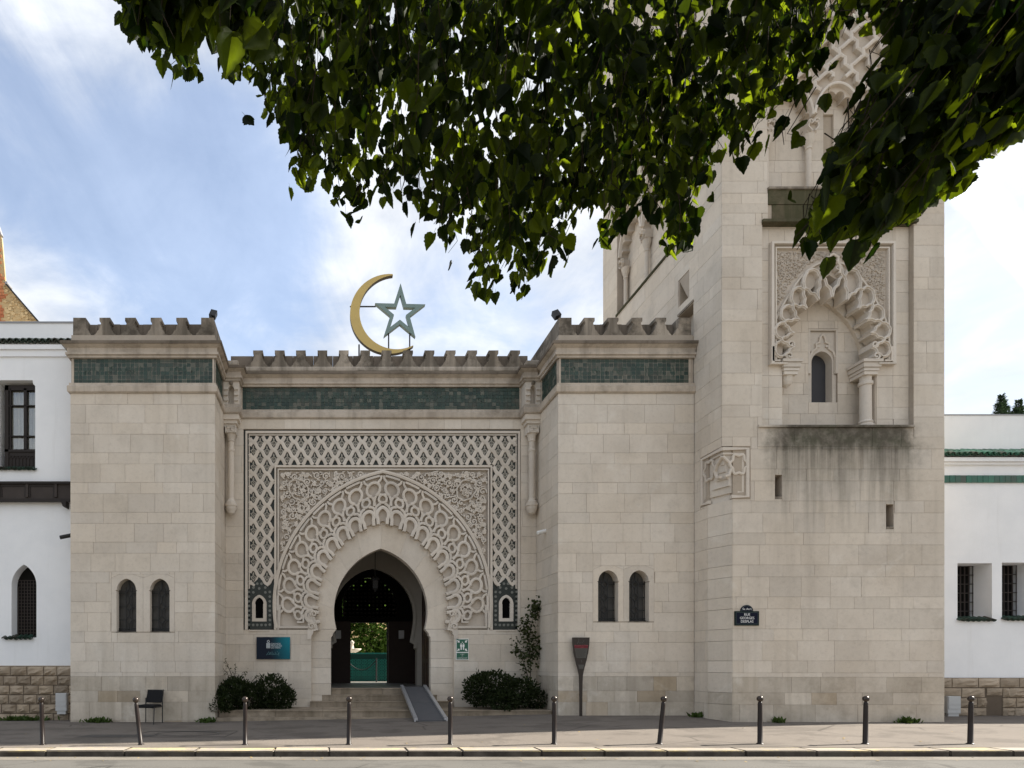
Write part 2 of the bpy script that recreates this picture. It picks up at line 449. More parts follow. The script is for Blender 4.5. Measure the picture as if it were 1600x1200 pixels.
class MB:
    def __init__(s):
        s.v, s.f = [], []

    def add(s, vs, fs):
        b = len(s.v)
        s.v += [tuple(x) for x in vs]
        s.f += [tuple(b + i for i in f) for f in fs]
        return s

    def box(s, x0, x1, y0, y1, z0, z1):
        vs = [(x, y, z) for x in (x0, x1) for y in (y0, y1) for z in (z0, z1)]
        return s.add(vs, [(0, 1, 3, 2), (4, 6, 7, 5), (0, 4, 5, 1), (2, 3, 7, 6), (0, 2, 6, 4), (1, 5, 7, 3)])

    def mbox(s, mp, u0, u1, v0, v1, d0, d1):
        vs = [mp(u, v, d) for u in (u0, u1) for d in (d0, d1) for v in (v0, v1)]
        return s.add(vs, [(0, 1, 3, 2), (4, 6, 7, 5), (0, 4, 5, 1), (2, 3, 7, 6), (0, 2, 6, 4), (1, 5, 7, 3)])

    def plate(s, loops, mp, d0, d1, back=False):
        """polygon with holes: front at d1, edges back to d0"""
        tris = tessellate_polygon([[Vector((p[0], p[1], 0)) for p in l] for l in loops])
        pts = [p for l in loops for p in l]
        s.add([mp(p[0], p[1], d1) for p in pts], [tuple(t) for t in tris])
        if back:
            s.add([mp(p[0], p[1], d0) for p in pts], [tuple(t) for t in tris])
        for l in loops:
            n = len(l)
            s.add([mp(p[0], p[1], d1) for p in l] + [mp(p[0], p[1], d0) for p in l],
                  [(i, (i + 1) % n, n + (i + 1) % n, n + i) for i in range(n)])
        return s

    def ribbon(s, pts, wd, mp, d0, d1, closed=False, crown=0.0, taper=False):
        n = len(pts)
        if n < 2:
            return s
        L, C, Rr = [], [], []
        for i in range(n):
            a = pts[(i - 1) % n] if (closed or i > 0) else pts[i]
            b = pts[(i + 1) % n] if (closed or i < n - 1) else pts[i]
            dx, dy = b[0] - a[0], b[1] - a[1]
            l = math.hypot(dx, dy) or 1
            h = wd / 2
            if taper:
                h *= 1 - 0.75 * i / (n - 1)
            nx, ny = -dy / l * h, dx / l * h
            L.append((pts[i][0] + nx, pts[i][1] + ny)); Rr.append((pts[i][0] - nx, pts[i][1] - ny))
        vs = [mp(p[0], p[1], d0) for p in L] + [mp(p[0], p[1], d1) for p in L] + [mp(p[0], p[1], d1 + crown) for p in pts] + \
             [mp(p[0], p[1], d1) for p in Rr] + [mp(p[0], p[1], d0) for p in Rr]
        fs = []
        for i in range(n if closed else n - 1):
            j = (i + 1) % n
            for k in range(4):
                fs.append((k * n + i, k * n + j, (k + 1) * n + j, (k + 1) * n + i))
        if not closed:
            fs += [(0, n, 2 * n, 3 * n, 4 * n), (n - 1, 5 * n - 1, 4 * n - 1, 3 * n - 1, 2 * n - 1)]
        return s.add(vs, fs)

    def tube(s, pts, r, n=8, r2=None):
        pts = [Vector(p) for p in pts]
        m = len(pts)
        vs = []
        for i, p in enumerate(pts):
            t = (pts[min(i + 1, m - 1)] - pts[max(i - 1, 0)]).normalized()
            u = t.orthogonal().normalized() if abs(t.z) > 0.95 else t.cross(Vector((0, 0, 1))).normalized()
            q = t.cross(u)
            rr = r if r2 is None else r + (r2 - r) * i / (m - 1)
            for k in range(n):
                a = 2 * PI * k / n
                vs.append(p + (u * math.cos(a) + q * math.sin(a)) * rr)
        fs = [(i * n + k, i * n + (k + 1) % n, (i + 1) * n + (k + 1) % n, (i + 1) * n + k) for i in range(m - 1) for k in range(n)]
        fs += [tuple(range(n)), tuple((m - 1) * n + k for k in range(n))]
        return s.add(vs, fs)

    def lathe(s, prof, c, n=16, axis=(0, 0, 1)):
        q = Vector((0, 0, 1)).rotation_difference(Vector(axis).normalized())
        c = Vector(c)
        vs = [c + q @ Vector((r * math.cos(2 * PI * k / n), r * math.sin(2 * PI * k / n), z)) for r, z in prof for k in range(n)]
        m = len(prof)
        fs = [(i * n + k, i * n + (k + 1) % n, (i + 1) * n + (k + 1) % n, (i + 1) * n + k) for i in range(m - 1) for k in range(n)]
        fs += [tuple(range(n)), tuple((m - 1) * n + k for k in range(n))]
        return s.add(vs, fs)

    def sweep(s, prof, path, first=0, last=None):
        """profile (outward, z) swept along a plan path with mitred corners; outward is to the right of travel"""
        n = len(path)
        vs = []
        for i in range(n):
            p = Vector(path[i])
            d1 = (p - Vector(path[i - 1])).normalized() if i > 0 else None
            d2 = (Vector(path[i + 1]) - p).normalized() if i < n - 1 else None
            n1 = Vector((d1.y, -d1.x)) if d1 else None
            n2 = Vector((d2.y, -d2.x)) if d2 else None
            if n1 is None: nn = n2
            elif n2 is None: nn = n1
            else:
                nn = (n1 + n2); nn = nn / (nn.length_squared / 2) if nn.length > 1e-6 else n1
            for o, z in prof:
                vs.append((p.x + nn.x * o, p.y + nn.y * o, z))
        m = len(prof)
        last = n - 1 if last is None else last
        vs = vs[first * m:(last + 1) * m]
        n = last - first + 1
        fs = [(i * m + k, (i + 1) * m + k, (i + 1) * m + k + 1, i * m + k + 1) for i in range(n - 1) for k in range(m - 1)]
        fs += [tuple(range(m)), tuple((n - 1) * m + k for k in range(m))]
        return s.add(vs, fs)

    def mesh(s, name):
        me = bpy.data.meshes.new(name)
        me.from_pydata(s.v, [], s.f)
        me.update()
        return me

    def build(s, name, m, parent=None, smooth=False, kind=None):
        me = s.mesh(name)
        me.materials.append(m)
        if smooth:
            for p in me.polygons:
                p.use_smooth = True
        return link(name, me, parent, kind=kind)


def link(name, me, parent=None, mw=None, kind=None):
    o = bpy.data.objects.new(name, me)
    COL.objects.link(o)
    if parent is not None:
        o.parent = parent
        o.matrix_parent_inverse = Matrix.Translation(-world_loc(parent))
    if mw is not None:
        o.matrix_basis = mw
    if kind:
        o['kind'] = kind
    return o


def world_loc(o):
    # parents are Empties (or meshes left at the world origin): only translation matters
    p = Vector((0, 0, 0))
    if o.type == 'EMPTY':
        p = Vector(o.location)
    return p


def thing(name, label, cat, loc, group=None):
    o = bpy.data.objects.new(name, None)
    COL.objects.link(o)
    o.location = loc
    o.empty_display_size = 0.2
    o['label'] = label
    o['category'] = cat
    if group:
        o['group'] = group
    return o


def tag(o, label, cat, group=None):
    o['label'] = label
    o['category'] = cat
    if group:
        o['group'] = group
    return o


UNIT = MB().mbox(lambda u, v, d: (u, v, d), 0, 1, 0, 1, 0, 1).mesh('stone_block')
_unit = {}


def unit_mesh(m, nm='stone_block'):
    k = (m.name, nm)
    if k not in _unit:
        me = UNIT.copy()
        me.name = nm
        me.materials.append(m)
        _unit[k] = me
    return _unit[k]


def frame_matrix(mp, u0, v0, d0, du, dv, dd):
    o = Vector(mp(u0, v0, d0))
    U = Vector(mp(u0 + du, v0, d0)) - o
    V = Vector(mp(u0, v0 + dv, d0)) - o
    D = Vector(mp(u0, v0, d0 + dd)) - o
    return Matrix(((U.x, V.x, D.x, o.x), (U.y, V.y, D.y, o.y), (U.z, V.z, D.z, o.z), (0, 0, 0, 1)))


def subtract(r, h):
    u0, u1, v0, v1 = r
    a, b, c, d = h
    if b <= u0 or a >= u1 or d <= v0 or c >= v1:
        return [r]
    res = []
    if a > u0: res.append((u0, a, v0, v1))
    if b < u1: res.append((b, u1, v0, v1))
    uu0, uu1 = max(u0, a), min(u1, b)
    if c > v0: res.append((uu0, uu1, v0, c))
    if d < v1: res.append((uu0, uu1, d, v1))
    return res


ZREF, SHORT, TALL = 8.955, 0.30, 0.502


def course_levels(z0, z1):
    """the same alternating low and high courses run round every stone wall of the place"""
    lv = [ZREF]
    k = 0
    while lv[-1] > z0:
        lv.append(lv[-1] - (SHORT if k % 2 == 0 else TALL)); k += 1
    up = [ZREF]
    k = 0
    while up[-1] < z1:
        up.append(up[-1] + (TALL if k % 2 == 0 else SHORT)); k += 1
    z = sorted(set(lv + up))
    z = [q for q in z if z0 + 0.09 < q < z1 - 0.09]
    return [z0] + z + [z1]


def courses(u0, u1, z0, z1, holes=(), wmin=0.62, wmax=1.05, seed=0):
    rr = random.Random(seed)
    out_ = []
    lv = course_levels(z0, z1)
    for c0, c1 in zip(lv[:-1], lv[1:]):
        u = u0
        first = rr.uniform(0.35, wmax)
        while u < u1 - 1e-4:
            wd = first if u == u0 else rr.uniform(wmin, wmax) * (0.85 if c1 - c0 < 0.4 else 1.0)
            e = u + wd
            if u1 - e < 0.3: e = u1
            rects = [(u, e, c0, c1)]
            for h in holes:
                rects = [q for r0 in rects for q in subtract(r0, h)]
            out_ += [q for q in rects if q[1] - q[0] > 0.025 and q[3] - q[2] > 0.025]
            u = e
    return out_


def lay(parent, jobs, limit=285):
    """jobs: (map, rects, material, seen). The blocks that show largest are objects, the rest one joined part."""
    allb = []
    for mp, rects, m, seen in jobs:
        for q in rects:
            allb.append((seen * (q[1] - q[0]) * (q[3] - q[2]), mp, q, m))
    allb.sort(key=lambda b: -b[0])
    rest = {}
    G = 0.0028
    for i, (_, mp, q, m) in enumerate(allb):
        if m is M['stone_low'] and rng.random() < 0.10: m = M['stone_brown']
        du, dv = q[1] - q[0], q[3] - q[2]
        pr = rng.uniform(-0.0025, 0.0025)
        if i < limit:
            mw = frame_matrix(mp, q[0] + G, q[2] + G, -0.03, du - 2 * G, dv - 2 * G, 0.03 + pr)
            link('stone_block', unit_mesh(m), parent, mw)
        else:
            rest.setdefault(m.name, (m, MB()))[1].mbox(mp, q[0] + G, q[1] - G, q[2] + G, q[3] - G, -0.03, pr)
    for m, mb in rest.values():
        mb.build('stone_blocks', m, parent, kind='stuff')


def arc2(w, h, n=14):
    """right half of a two-centred arch of half-width w and rise h (h >= w): springing to apex, points (x, y up)"""
    Rr = (w * w + h * h) / (2 * w)
    c = w - Rr
    a1 = math.atan2(h, -c)
    return [(c + Rr * math.cos(a1 * i / n), Rr * math.sin(a1 * i / n)) for i in range(n + 1)]


def arch_loop(cx, half, v_base, v_spring, v_apex, n=12, base_half=None, up=1):
    """closed outline of an arched opening; v grows upward if up = 1, downward if -1"""
    h = abs(v_apex - v_spring)
    ra = arc2(half, h, n)
    bh = base_half or half
    pts = [(cx + bh, v_base)]
    if base_half:
        pts.append((cx + bh, v_spring - up * h * 0.15))
    pts += [(cx + x, v_spring + up * y) for x, y in ra]
    pts += [(cx - x, v_spring + up * y) for x, y in reversed(ra[:-1])]
    if base_half:
        pts.append((cx - bh, v_spring - up * h * 0.15))
    pts.append((cx - bh, v_base))
    return pts


def circle(cx, cy, r, n=20, a0=0.0, a1=2 * PI, ry=None):
    closed = abs(a1 - a0 - 2 * PI) < 1e-6
    m = n if closed else n + 1
    return [(cx + r * math.cos(a0 + (a1 - a0) * i / n), cy + (ry or r) * math.sin(a0 + (a1 - a0) * i / n)) for i in range(m)]


def inside(poly, x, y):
    c = False
    j = len(poly) - 1
    for i in range(len(poly)):
        xi, yi = poly[i]; xj, yj = poly[j]
        if (yi > y) != (yj > y) and x < (xj - xi) * (y - yi) / (yj - yi) + xi:
            c = not c
        j = i
    return c


def text_part(txt, size, mp, u, v, m, name, parent, align='CENTER', sx=1.0):
    cu = bpy.data.curves.new(name, 'FONT')
    cu.body = txt
    cu.size = size
    cu.align_x = align
    cu.extrude = 0.001
    cu.resolution_u = 2
    tmp = bpy.data.objects.new('lettering_source', cu)
    me = bpy.data.meshes.new_from_object(tmp)
    bpy.data.objects.remove(tmp)
    bpy.data.curves.remove(cu)
    for q in me.vertices:
        q.co = Vector(mp(u + q.co.x * sx, v + q.co.y, q.co.z))
    me.materials.clear()
    me.materials.append(m)
    me.name = name
    return link(name, me, parent)

# ------------------------------------------------------------------ the ground
YT, YP, YM, YW = 17.25, 19.05, 16.05, 17.85        # fronts of the towers, the portal, the minaret, the white wings
KERB_Y = 12.2


def zb(X):
    return 0.10 + 0.17 * min(1, max(0, (X + 3.0) / 9.0))


def gz(X, Y):
    return zb(X) * min(1.0, max(0.0, (Y - 12.6) / 4.6))


ROAD_Z = -0.115
MB().add([(-500, -500, -0.16), (500, -500, -0.16), (500, 600, -0.16), (-500, 600, -0.16)], [(0, 1, 2, 3)]).build('ground', M['ground'], kind='structure')
MB().add([(-120, 0.9, ROAD_Z), (120, 0.9, ROAD_Z), (120, KERB_Y + 0.05, ROAD_Z), (-120, KERB_Y + 0.05, ROAD_Z)], [(0, 1, 2, 3)]).build('road', M['road'], kind='structure')
g = MB()
xs = [-60, -30] + [-16 + i * 0.5 for i in range(81)] + [40, 60]
ys = [12.68, 13.2, 14, 15, 16, 17.2, 18.0, 19.4]
vs = [(x, y, gz(x, y)) for y in ys for x in xs]
nx = len(xs)
g.add(vs, [(j * nx + i, j * nx + i + 1, (j + 1) * nx + i + 1, (j + 1) * nx + i) for j in range(len(ys) - 1) for i in range(nx - 1)])
g.build('pavement', M['pavement'], smooth=True, kind='structure')
# granite kerb, stone by stone
kerb = bpy.data.objects.new('kerb', None); COL.objects.link(kerb); kerb['kind'] = 'structure'
kmes = []
for L in (1.05, 1.2, 1.35, 1.5):
    kb = bmesh.new(); bmesh.ops.create_cube(kb, size=1)
    bmesh.ops.scale(kb, vec=(L - 0.012, 0.47, 0.33), verts=kb.verts[:])
    bmesh.ops.bevel(kb, geom=kb.edges[:], offset=0.018, segments=2, affect='EDGES')
    kme = bpy.data.meshes.new('kerb_stone'); kb.to_mesh(kme); kb.free(); kme.materials.append(M['kerb'])
    kmes.append((L, kme))
x = -22.0
while x < 26:
    L, kme = rng.choice(kmes)
    mw = Matrix.Translation((x + L / 2, KERB_Y + 0.235 + rng.uniform(-0.008, 0.008), -0.16 + rng.uniform(-0.006, 0.006))) @ Matrix.Rotation(rng.uniform(-0.006, 0.006), 4, 'Z')
    link('kerb_stone', kme, kerb, mw)
    x += L
# darker gutter strip at the foot of the kerb
MB().add([(-60, KERB_Y - 0.42, ROAD_Z + 0.004), (60, KERB_Y - 0.42, ROAD_Z + 0.004), (60, KERB_Y + 0.03, ROAD_Z + 0.004), (-60, KERB_Y + 0.03, ROAD_Z + 0.004)], [(0, 1, 2, 3)]).build('gutter', asphalt('gutter_concrete', (0.185, 0.168, 0.145), False), kind='structure')
# cut-and-relaid patches, and a service cover in the pavement
def pave_patch(px0, px1, y0, y1, skew, m, name):
    pts = [(px0, y0), (px1, y0), (px1 + skew, y1), (px0 + skew, y1)]
    MB().add([(a, b, gz(a, b) + 0.005) for a, b in pts], [(0, 1, 2, 3)]).build(name, m, kind='structure')
pave_patch(-5.6, -4.0, 14.15, 14.6, 0.25, asphalt('patch_asphalt', (0.085, 0.078, 0.072), False), 'pavement_patch')
cov = MB()
for pts in ([(-4.45, 14.2), (-2.25, 14.2), (-2.1, 15.2), (-4.2, 15.2)],):
    q = [(a, b) for a, b in pts]
    cov.ribbon(q, 0.045, lambda u, v, d: (u, v, gz(u, v) + d), 0.001, 0.007, closed=True)
cov.ribbon(circle(-3.2, 14.75, 0.72, 40, ry=0.36), 0.05, lambda u, v, d: (u, v, gz(u, v) + d), 0.001, 0.007, closed=True)
tag(cov.build('service_cover', M['cover']), 'round iron service cover and its frame set in the pavement before the black chair', 'manhole cover')

# ------------------------------------------------------------------ shared wall tops
PATH = [(-6.9, 19.0), (-6.9, YT), (-3.0, YT), (-3.0, 18.65), (-2.55, 18.65), (-2.55, YP), (5.80, YP), (5.80, 18.65), (6.245, 18.65), (6.245, YT), (9.915, YT)]
Z_ST0, Z_ST1, Z_FR1, Z_CO1, Z_BAND, Z_TOP = 8.955, 9.223, 9.895, 10.283, 10.53, 11.02
CORNICE = [(0, Z_FR1), (0.05, Z_FR1), (0.055, 9.945), (0.10, 9.965), (0.105, 10.02), (0.065, 10.035), (0.065, 10.15), (0.10, 10.165), (0.175, 10.21)]
CORONA = [(0.10, 10.205), (0.195, 10.212), (0.205, Z_CO1), (-0.06, Z_CO1 + 0.01)]
STRING = [(0, Z_ST0), (0.035, Z_ST0), (0.065, 8.985), (0.07, 9.13), (0.03, 9.17), (0.03, Z_ST1), (0, Z_ST1)]
BAND = [(-0.05, Z_CO1), (-0.045, Z_CO1 + 0.10), (-0.025, Z_CO1 + 0.14), (-0.025, Z_BAND - 0.03), (-0.05, Z_BAND), (-0.33, Z_BAND)]

mer = MB()
mp_ = lambda u, v, d: (u, -d, v)
half = [(0.29, 0.0), (0.275, 0.04), (0.235, 0.07), (0.205, 0.13), (0.155, 0.18), (0.135, 0.26), (0.105, 0.33), (0.115, 0.375), (0.145, 0.40), (0.145, 0.49)]
mer.plate([half + [(-a, b) for a, b in reversed(half)]], mp_, -0.34, 0.0)
for q in (0.0, 0.335):
    mer.add([mp_(a, b, -q) for a, b in ((-0.145, 0.49), (0.145, 0.49), (0.145, 0.489), (-0.145, 0.489))], [(0, 1, 2, 3)])
mer.add([(-0.145, 0, 0.49), (0.145, 0, 0.49), (0.145, 0.34, 0.49), (-0.145, 0.34, 0.49)], [(0, 1, 2, 3)])
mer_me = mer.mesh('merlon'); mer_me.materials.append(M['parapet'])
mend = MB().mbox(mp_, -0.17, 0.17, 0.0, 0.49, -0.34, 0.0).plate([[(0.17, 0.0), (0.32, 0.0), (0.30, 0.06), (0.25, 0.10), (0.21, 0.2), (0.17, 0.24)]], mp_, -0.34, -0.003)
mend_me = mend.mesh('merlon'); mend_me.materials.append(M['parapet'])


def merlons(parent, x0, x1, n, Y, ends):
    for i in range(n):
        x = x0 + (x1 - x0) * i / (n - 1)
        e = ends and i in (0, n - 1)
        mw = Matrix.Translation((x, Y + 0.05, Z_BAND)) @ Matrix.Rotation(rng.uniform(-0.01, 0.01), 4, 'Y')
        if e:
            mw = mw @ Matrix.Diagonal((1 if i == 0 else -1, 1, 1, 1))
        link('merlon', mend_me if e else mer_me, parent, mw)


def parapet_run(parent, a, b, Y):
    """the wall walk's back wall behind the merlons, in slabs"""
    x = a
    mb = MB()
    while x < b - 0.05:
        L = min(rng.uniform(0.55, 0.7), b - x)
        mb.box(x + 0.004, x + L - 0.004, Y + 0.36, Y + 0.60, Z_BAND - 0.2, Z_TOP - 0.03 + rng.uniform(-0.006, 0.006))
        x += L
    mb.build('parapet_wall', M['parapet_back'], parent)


def frieze(parent, mp, u0, u1, seed):
    """stone border, then small glazed tiles in five rows round a field of laid lettering-like relief"""
    fr = MB()
    fr.mbox(mp, u0, u1, Z_ST1, Z_FR1, -0.35, -0.03)
    fr.mbox(mp, u0, u0 + 0.05, Z_ST1, Z_FR1, -0.03, 0.0)
    fr.mbox(mp, u1 - 0.05, u1, Z_ST1, Z_FR1, -0.03, 0.0)
    o = fr.build('frieze', M['cornice'], parent)
    rr = random.Random(seed)
    t = MB()
    a, b = u0 + 0.053, u1 - 0.053
    n = max(2, int((b - a) / 0.115)); m = 6
    w_, h_ = (b - a) / n, (Z_FR1 - Z_ST1 - 0.02) / m
    for j in range(m):
        for i in range(n):
            d = rr.uniform(-0.004, 0.004)
            t.mbox(mp, a + i * w_ + 0.003, a + (i + 1) * w_ - 0.003, Z_ST1 + 0.01 + j * h_ + 0.003, Z_ST1 + 0.01 + (j + 1) * h_ - 0.003, -0.032, -0.012 + d)
    t.build('glazed_tiles', M['zellige'], o, kind='stuff')
    k = MB()
    x = a + 0.1
    zc = (Z_ST1 + Z_FR1) / 2
    while x < b - 0.1:
        hh = rr.uniform(0.05, 0.17)
        k.ribbon([(x, zc - hh), (x + rr.uniform(-0.02, 0.02), zc), (x + rr.uniform(-0.03, 0.05), zc + hh)], 0.018, mp, -0.02, -0.007)
        if rr.random() < 0.5:
            k.ribbon(circle(x + 0.05, zc + rr.uniform(-0.12, 0.12), 0.045, 8, 0, PI * 1.5), 0.016, mp, -0.02, -0.007)
        x += rr.uniform(0.07, 0.16)
    for vv in (Z_ST1 + 0.07, Z_FR1 - 0.07):
        k.ribbon([(a, vv), (b, vv)], 0.014, mp, -0.02, -0.006)
    k.build('inscription_relief', glaze_relief, o)
    return o


glaze_relief = flat('worn_tile_relief', (0.040, 0.068, 0.048), 0.45, 0.4, var=0.5, sc=12)


def tower_window(parent, c, w_, y0, ysp, y1, mp):
    """one lancet of a pair, in drawing coordinates: leaded glass and a wrought grille set back in the reveal"""
    o = MB().plate([arch_loop(c, w_ / 2 + 0.6, y1, ysp, y0 - 0.6, 8, up=-1)], mp, -0.34, -0.30).build('window', M['leaded'], parent)
    gmb = MB()
    d0, d1 = -0.235, -0.215
    h = w_ / 2
    for q in (-h + 0.8, -4.7, 4.7, h - 0.8):
        top = ysp - (2 if abs(q) > h - 2 else 6)
        gmb.ribbon([(c + q, y1 - 1), (c + q, top)], 1.1, mp, d0, d1)
    cy_ = [y0 + (y1 - y0) * k for k in (0.26, 0.52, 0.77)]
    for yy in cy_:
        gmb.ribbon([(c, yy - 6.5), (c + 5.6, yy), (c, yy + 6.5), (c - 5.6, yy)], 1.7, mp, d0, d1 + 0.012, closed=True)
        gmb.ribbon([(c - h, yy), (c - 5.6, yy)], 1.4, mp, d0, d1)
        gmb.ribbon([(c + 5.6, yy), (c + h, yy)], 1.4, mp, d0, d1)
    yy = [y0 + 1] + [q for z in cy_ for q in (z - 6.5, z + 6.5)] + [y1 - 3]
    for a, b in zip(yy[::2], yy[1::2]):
        gmb.ribbon([(c, a), (c, b)], 1.7, mp, d0, d1)
    gmb.ribbon([(c - h, y1 - 5), (c + h, y1 - 5)], 1.2, mp, d0, d1 + 0.02)
    gmb.ribbon([(c - h, y1 - 1.4), (c + h, y1 - 1.4)], 2.6, mp, d0, d1 + 0.04)
    gmb.ribbon([(c - h, ysp + 1), (c + h, ysp + 1)], 0.7, mp, d0, d1)
    gmb.build('grille', M['iron'], o)


def gate_tower(label, x0, x1, wins, wy, inner, seed, seg, fr_ends, mer_ends):
    root = thing('gatehouse_tower', label, 'tower', ((x0 + x1) / 2, YT, zb(x0)), 'pair of square towers beside the portal')
    T = front(YT)
    tm = pmap(YT)
    y0, ysp, y1 = wy
    m_ = 8
    hu0, hu1 = wx(wins[0][0] - m_, YT), wx(wins[1][1] + m_, YT)
    hz0, hz1 = wz(y1 + 0, YT), wz(y0 - 7, YT)
    # core: front plate with a hole for the window pair, sides, roof
    core = MB()
    core.plate([[(x0 + 0.02, -0.3), (x1 - 0.02, -0.3), (x1 - 0.02, Z_BAND), (x0 + 0.02, Z_BAND)], [(hu0, hz0), (hu0, hz1), (hu1, hz1), (hu1, hz0)]], T, -0.4, -0.016)
    core.mbox(T, x0 + 0.02, x1 - 0.02, -0.3, Z_BAND, -2.3, -1.3)
    for (a, b) in ((x0 + 0.02, x0 + 0.3), (x1 - 0.3, x1 - 0.02)):
        core.mbox(T, a, b, -0.3, Z_BAND, -1.3, -0.41)
    core.mbox(T, x0 + 0.02, x1 - 0.02, Z_BAND - 0.2, Z_BAND - 0.01, -6, -0.4)
    core.build('core_wall', M['mortar'], root)
    # window pair
    loops = [[(hu0, hz0), (hu1, hz0), (hu1, hz1), (hu0, hz1)]]
    mid_u = (hu0 + hu1) / 2
    px_mid = (wins[0][1] + wins[1][0]) / 2
    for i, (a, b) in enumerate(wins):
        lo, hi = (wins[0][0] - m_, px_mid) if i == 0 else (px_mid, wins[1][1] + m_)
        gap = 0.15
        outer = [(lo + gap, y1), (hi - gap, y1), (hi - gap, y0 - 1), ((a + b) / 2 + 9, y0 - 7 + 0.2), ((a + b) / 2 - 9, y0 - 7 + 0.2), (lo + gap, y0 - 1)]
        c = (a + b) / 2
        sur = MB()
        al = arch_loop(c, (b - a) / 2 - 0.4, y1 - 0.01, ysp, y0, 10, up=-1)
        al = [al[0]] + [(c + (b - a) / 2, y1 - 0.01), (c + (b - a) / 2, ysp + 1.6), (c + (b - a) / 2 + 1.2, ysp + 1.2), (c + (b - a) / 2 + 1.2, ysp)] + al[1:-1] + [(c - (b - a) / 2 - 1.2, ysp), (c - (b - a) / 2 - 1.2, ysp + 1.2), (c - (b - a) / 2, ysp + 1.6), (c - (b - a) / 2, y1 - 0.01)]
        al = al[1:]
        # one stone ring: a concave outline instead of a hole so the sill stays open
        ring = [(lo + gap, y1), (lo + gap, y0 - 1), (c - 10, y0 - 6.8), (c + 10, y0 - 6.8), (hi - gap, y0 - 1), (hi - gap, y1)] + al
        sur.plate([ring], tm, -0.34, 0.001)
        sur.build('window_surround', M['stone'], root)
        fill = MB()
        for sg in (-1, 1):
            e = lo + gap if sg < 0 else hi - gap
            fill.plate([[(e, y0 - 1.3), (e, y0 - 6.9), (c + sg * 10.4, y0 - 6.9)]], tm, -0.1, 0.0)
        fill.build('infill_stone', M['stone'], root)
        tower_window(root, c, b - a, y0, ysp, y1, tm)
        MB().mbox(tm, a - 1, b + 1, y1 + 0.0, y1 + 1.3, -0.34, 0.004).build('sill', M['parapet'], root)
    # stone facing
    holes = [(hu0, hu1, hz0, hz1), (hu0, hu1, hz0 - 0.025, hz0)]
    zlow = wz(1057, YT)
    up_ = courses(x0, x1, zlow, Z_ST0, holes, seed=seed)
    low = courses(x0, x1, -0.05, zlow, (), 0.55, 0.95, seed=seed + 1)
    jobs = [(T, up_, M['stone'], 1.0), (T, low, M['stone_low'], 1.0)]
    if inner == 'east':
        S = east(x1)
        mpS = lambda u, v, d: (x1 + d, u, v)
    else:
        mpS = west(x0)
    jobs.append((mpS, courses(YT + 0.031, YP - 0.0, zlow, Z_ST0, (), seed=seed + 2), M['stone'], 0.6))
    jobs.append((mpS, courses(YT + 0.031, YP - 0.0, -0.05, zlow, (), seed=seed + 3), M['stone_low'], 0.6))
    lay(root, jobs, 240)
    # mouldings
    a, b = seg
    MB().sweep(STRING, PATH, a, b).build('string_course', M['cornice'], root)
    MB().sweep(CORNICE, PATH, a, b).build('cornice', M['cornice'], root)
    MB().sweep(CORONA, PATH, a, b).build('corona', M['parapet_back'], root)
    MB().sweep(BAND, PATH, a, b).build('parapet_band', M['band'], root)
    frieze(root, T, fr_ends[0], fr_ends[1], seed)
    frieze(root, mpS, YT + 0.06, 18.62, seed + 5)
    parapet_run(root, x0 + 0.05, x1 - 0.35 if inner == 'east' else x1 - 0.05, YT - 0.02)
    xs_ = x1 if inner == 'east' else x0
    sd = -1 if inner == 'east' else 1
    MB().box(min(xs_ + sd * 0.05, xs_ + sd * 0.36), max(xs_ + sd * 0.05, xs_ + sd * 0.36), YT + 0.40, 21.0, Z_BAND - 0.01, Z_TOP + 0.005).build('side_parapet', M['parapet'], root)
    merlons(root, *mer_ends, YT, True)
    return root


left_tower = gate_tower('square limestone tower left of the arched entrance, a black chair at its foot', -6.9, -3.0,
                        ((182, 213), (234, 265)), (904, 922, 987), 'east', 11, (0, 3), (-6.86, -3.02), (-6.68, -3.22, 6))
right_tower = gate_tower('square limestone tower between the arched entrance and the tall minaret', 6.245, 9.91,
                         ((934.5, 966), (983, 1014)), (891, 908, 971), 'west', 23, (8, 10), (6.27, 9.82), (6.46, 9.69, 6))

# ------------------------------------------------------------------ the portal between the towers
portal = thing('entrance_portal', 'carved stone portal with a deep pointed horseshoe arch between the two towers', 'gateway', (1.62, YP, 0.38))
T = front(YP)
pm = pmap(YP)
PXc = 598.0


def mir(pts):
    return [(2 * PXc - x, y) for x, y in pts]


def half_arc(c, Rr, cy, xa, ybot, n=28, apex_c=PXc):
    """left half of a pointed arc from the bottom up to the apex"""
    a0 = -math.asin((ybot - cy) / Rr)
    a1 = math.acos((c - apex_c) / Rr)
    return [(c - Rr * math.cos(a0 + (a1 - a0) * i / n), cy - Rr * math.sin(a0 + (a1 - a0) * i / n)) for i in range(n + 1)]


def full(left, c=PXc):
    return left + [(2 * c - x, y) for x, y in reversed(left[:-1])]


OUT = lambda ds=0.0, yb=979, n=28: half_arc(641, 208 + ds, 945, 433, yb, n)
INN = lambda ds=0.0, yb=979, n=28: half_arc(630, 136 + ds, 945, 494, yb, n)
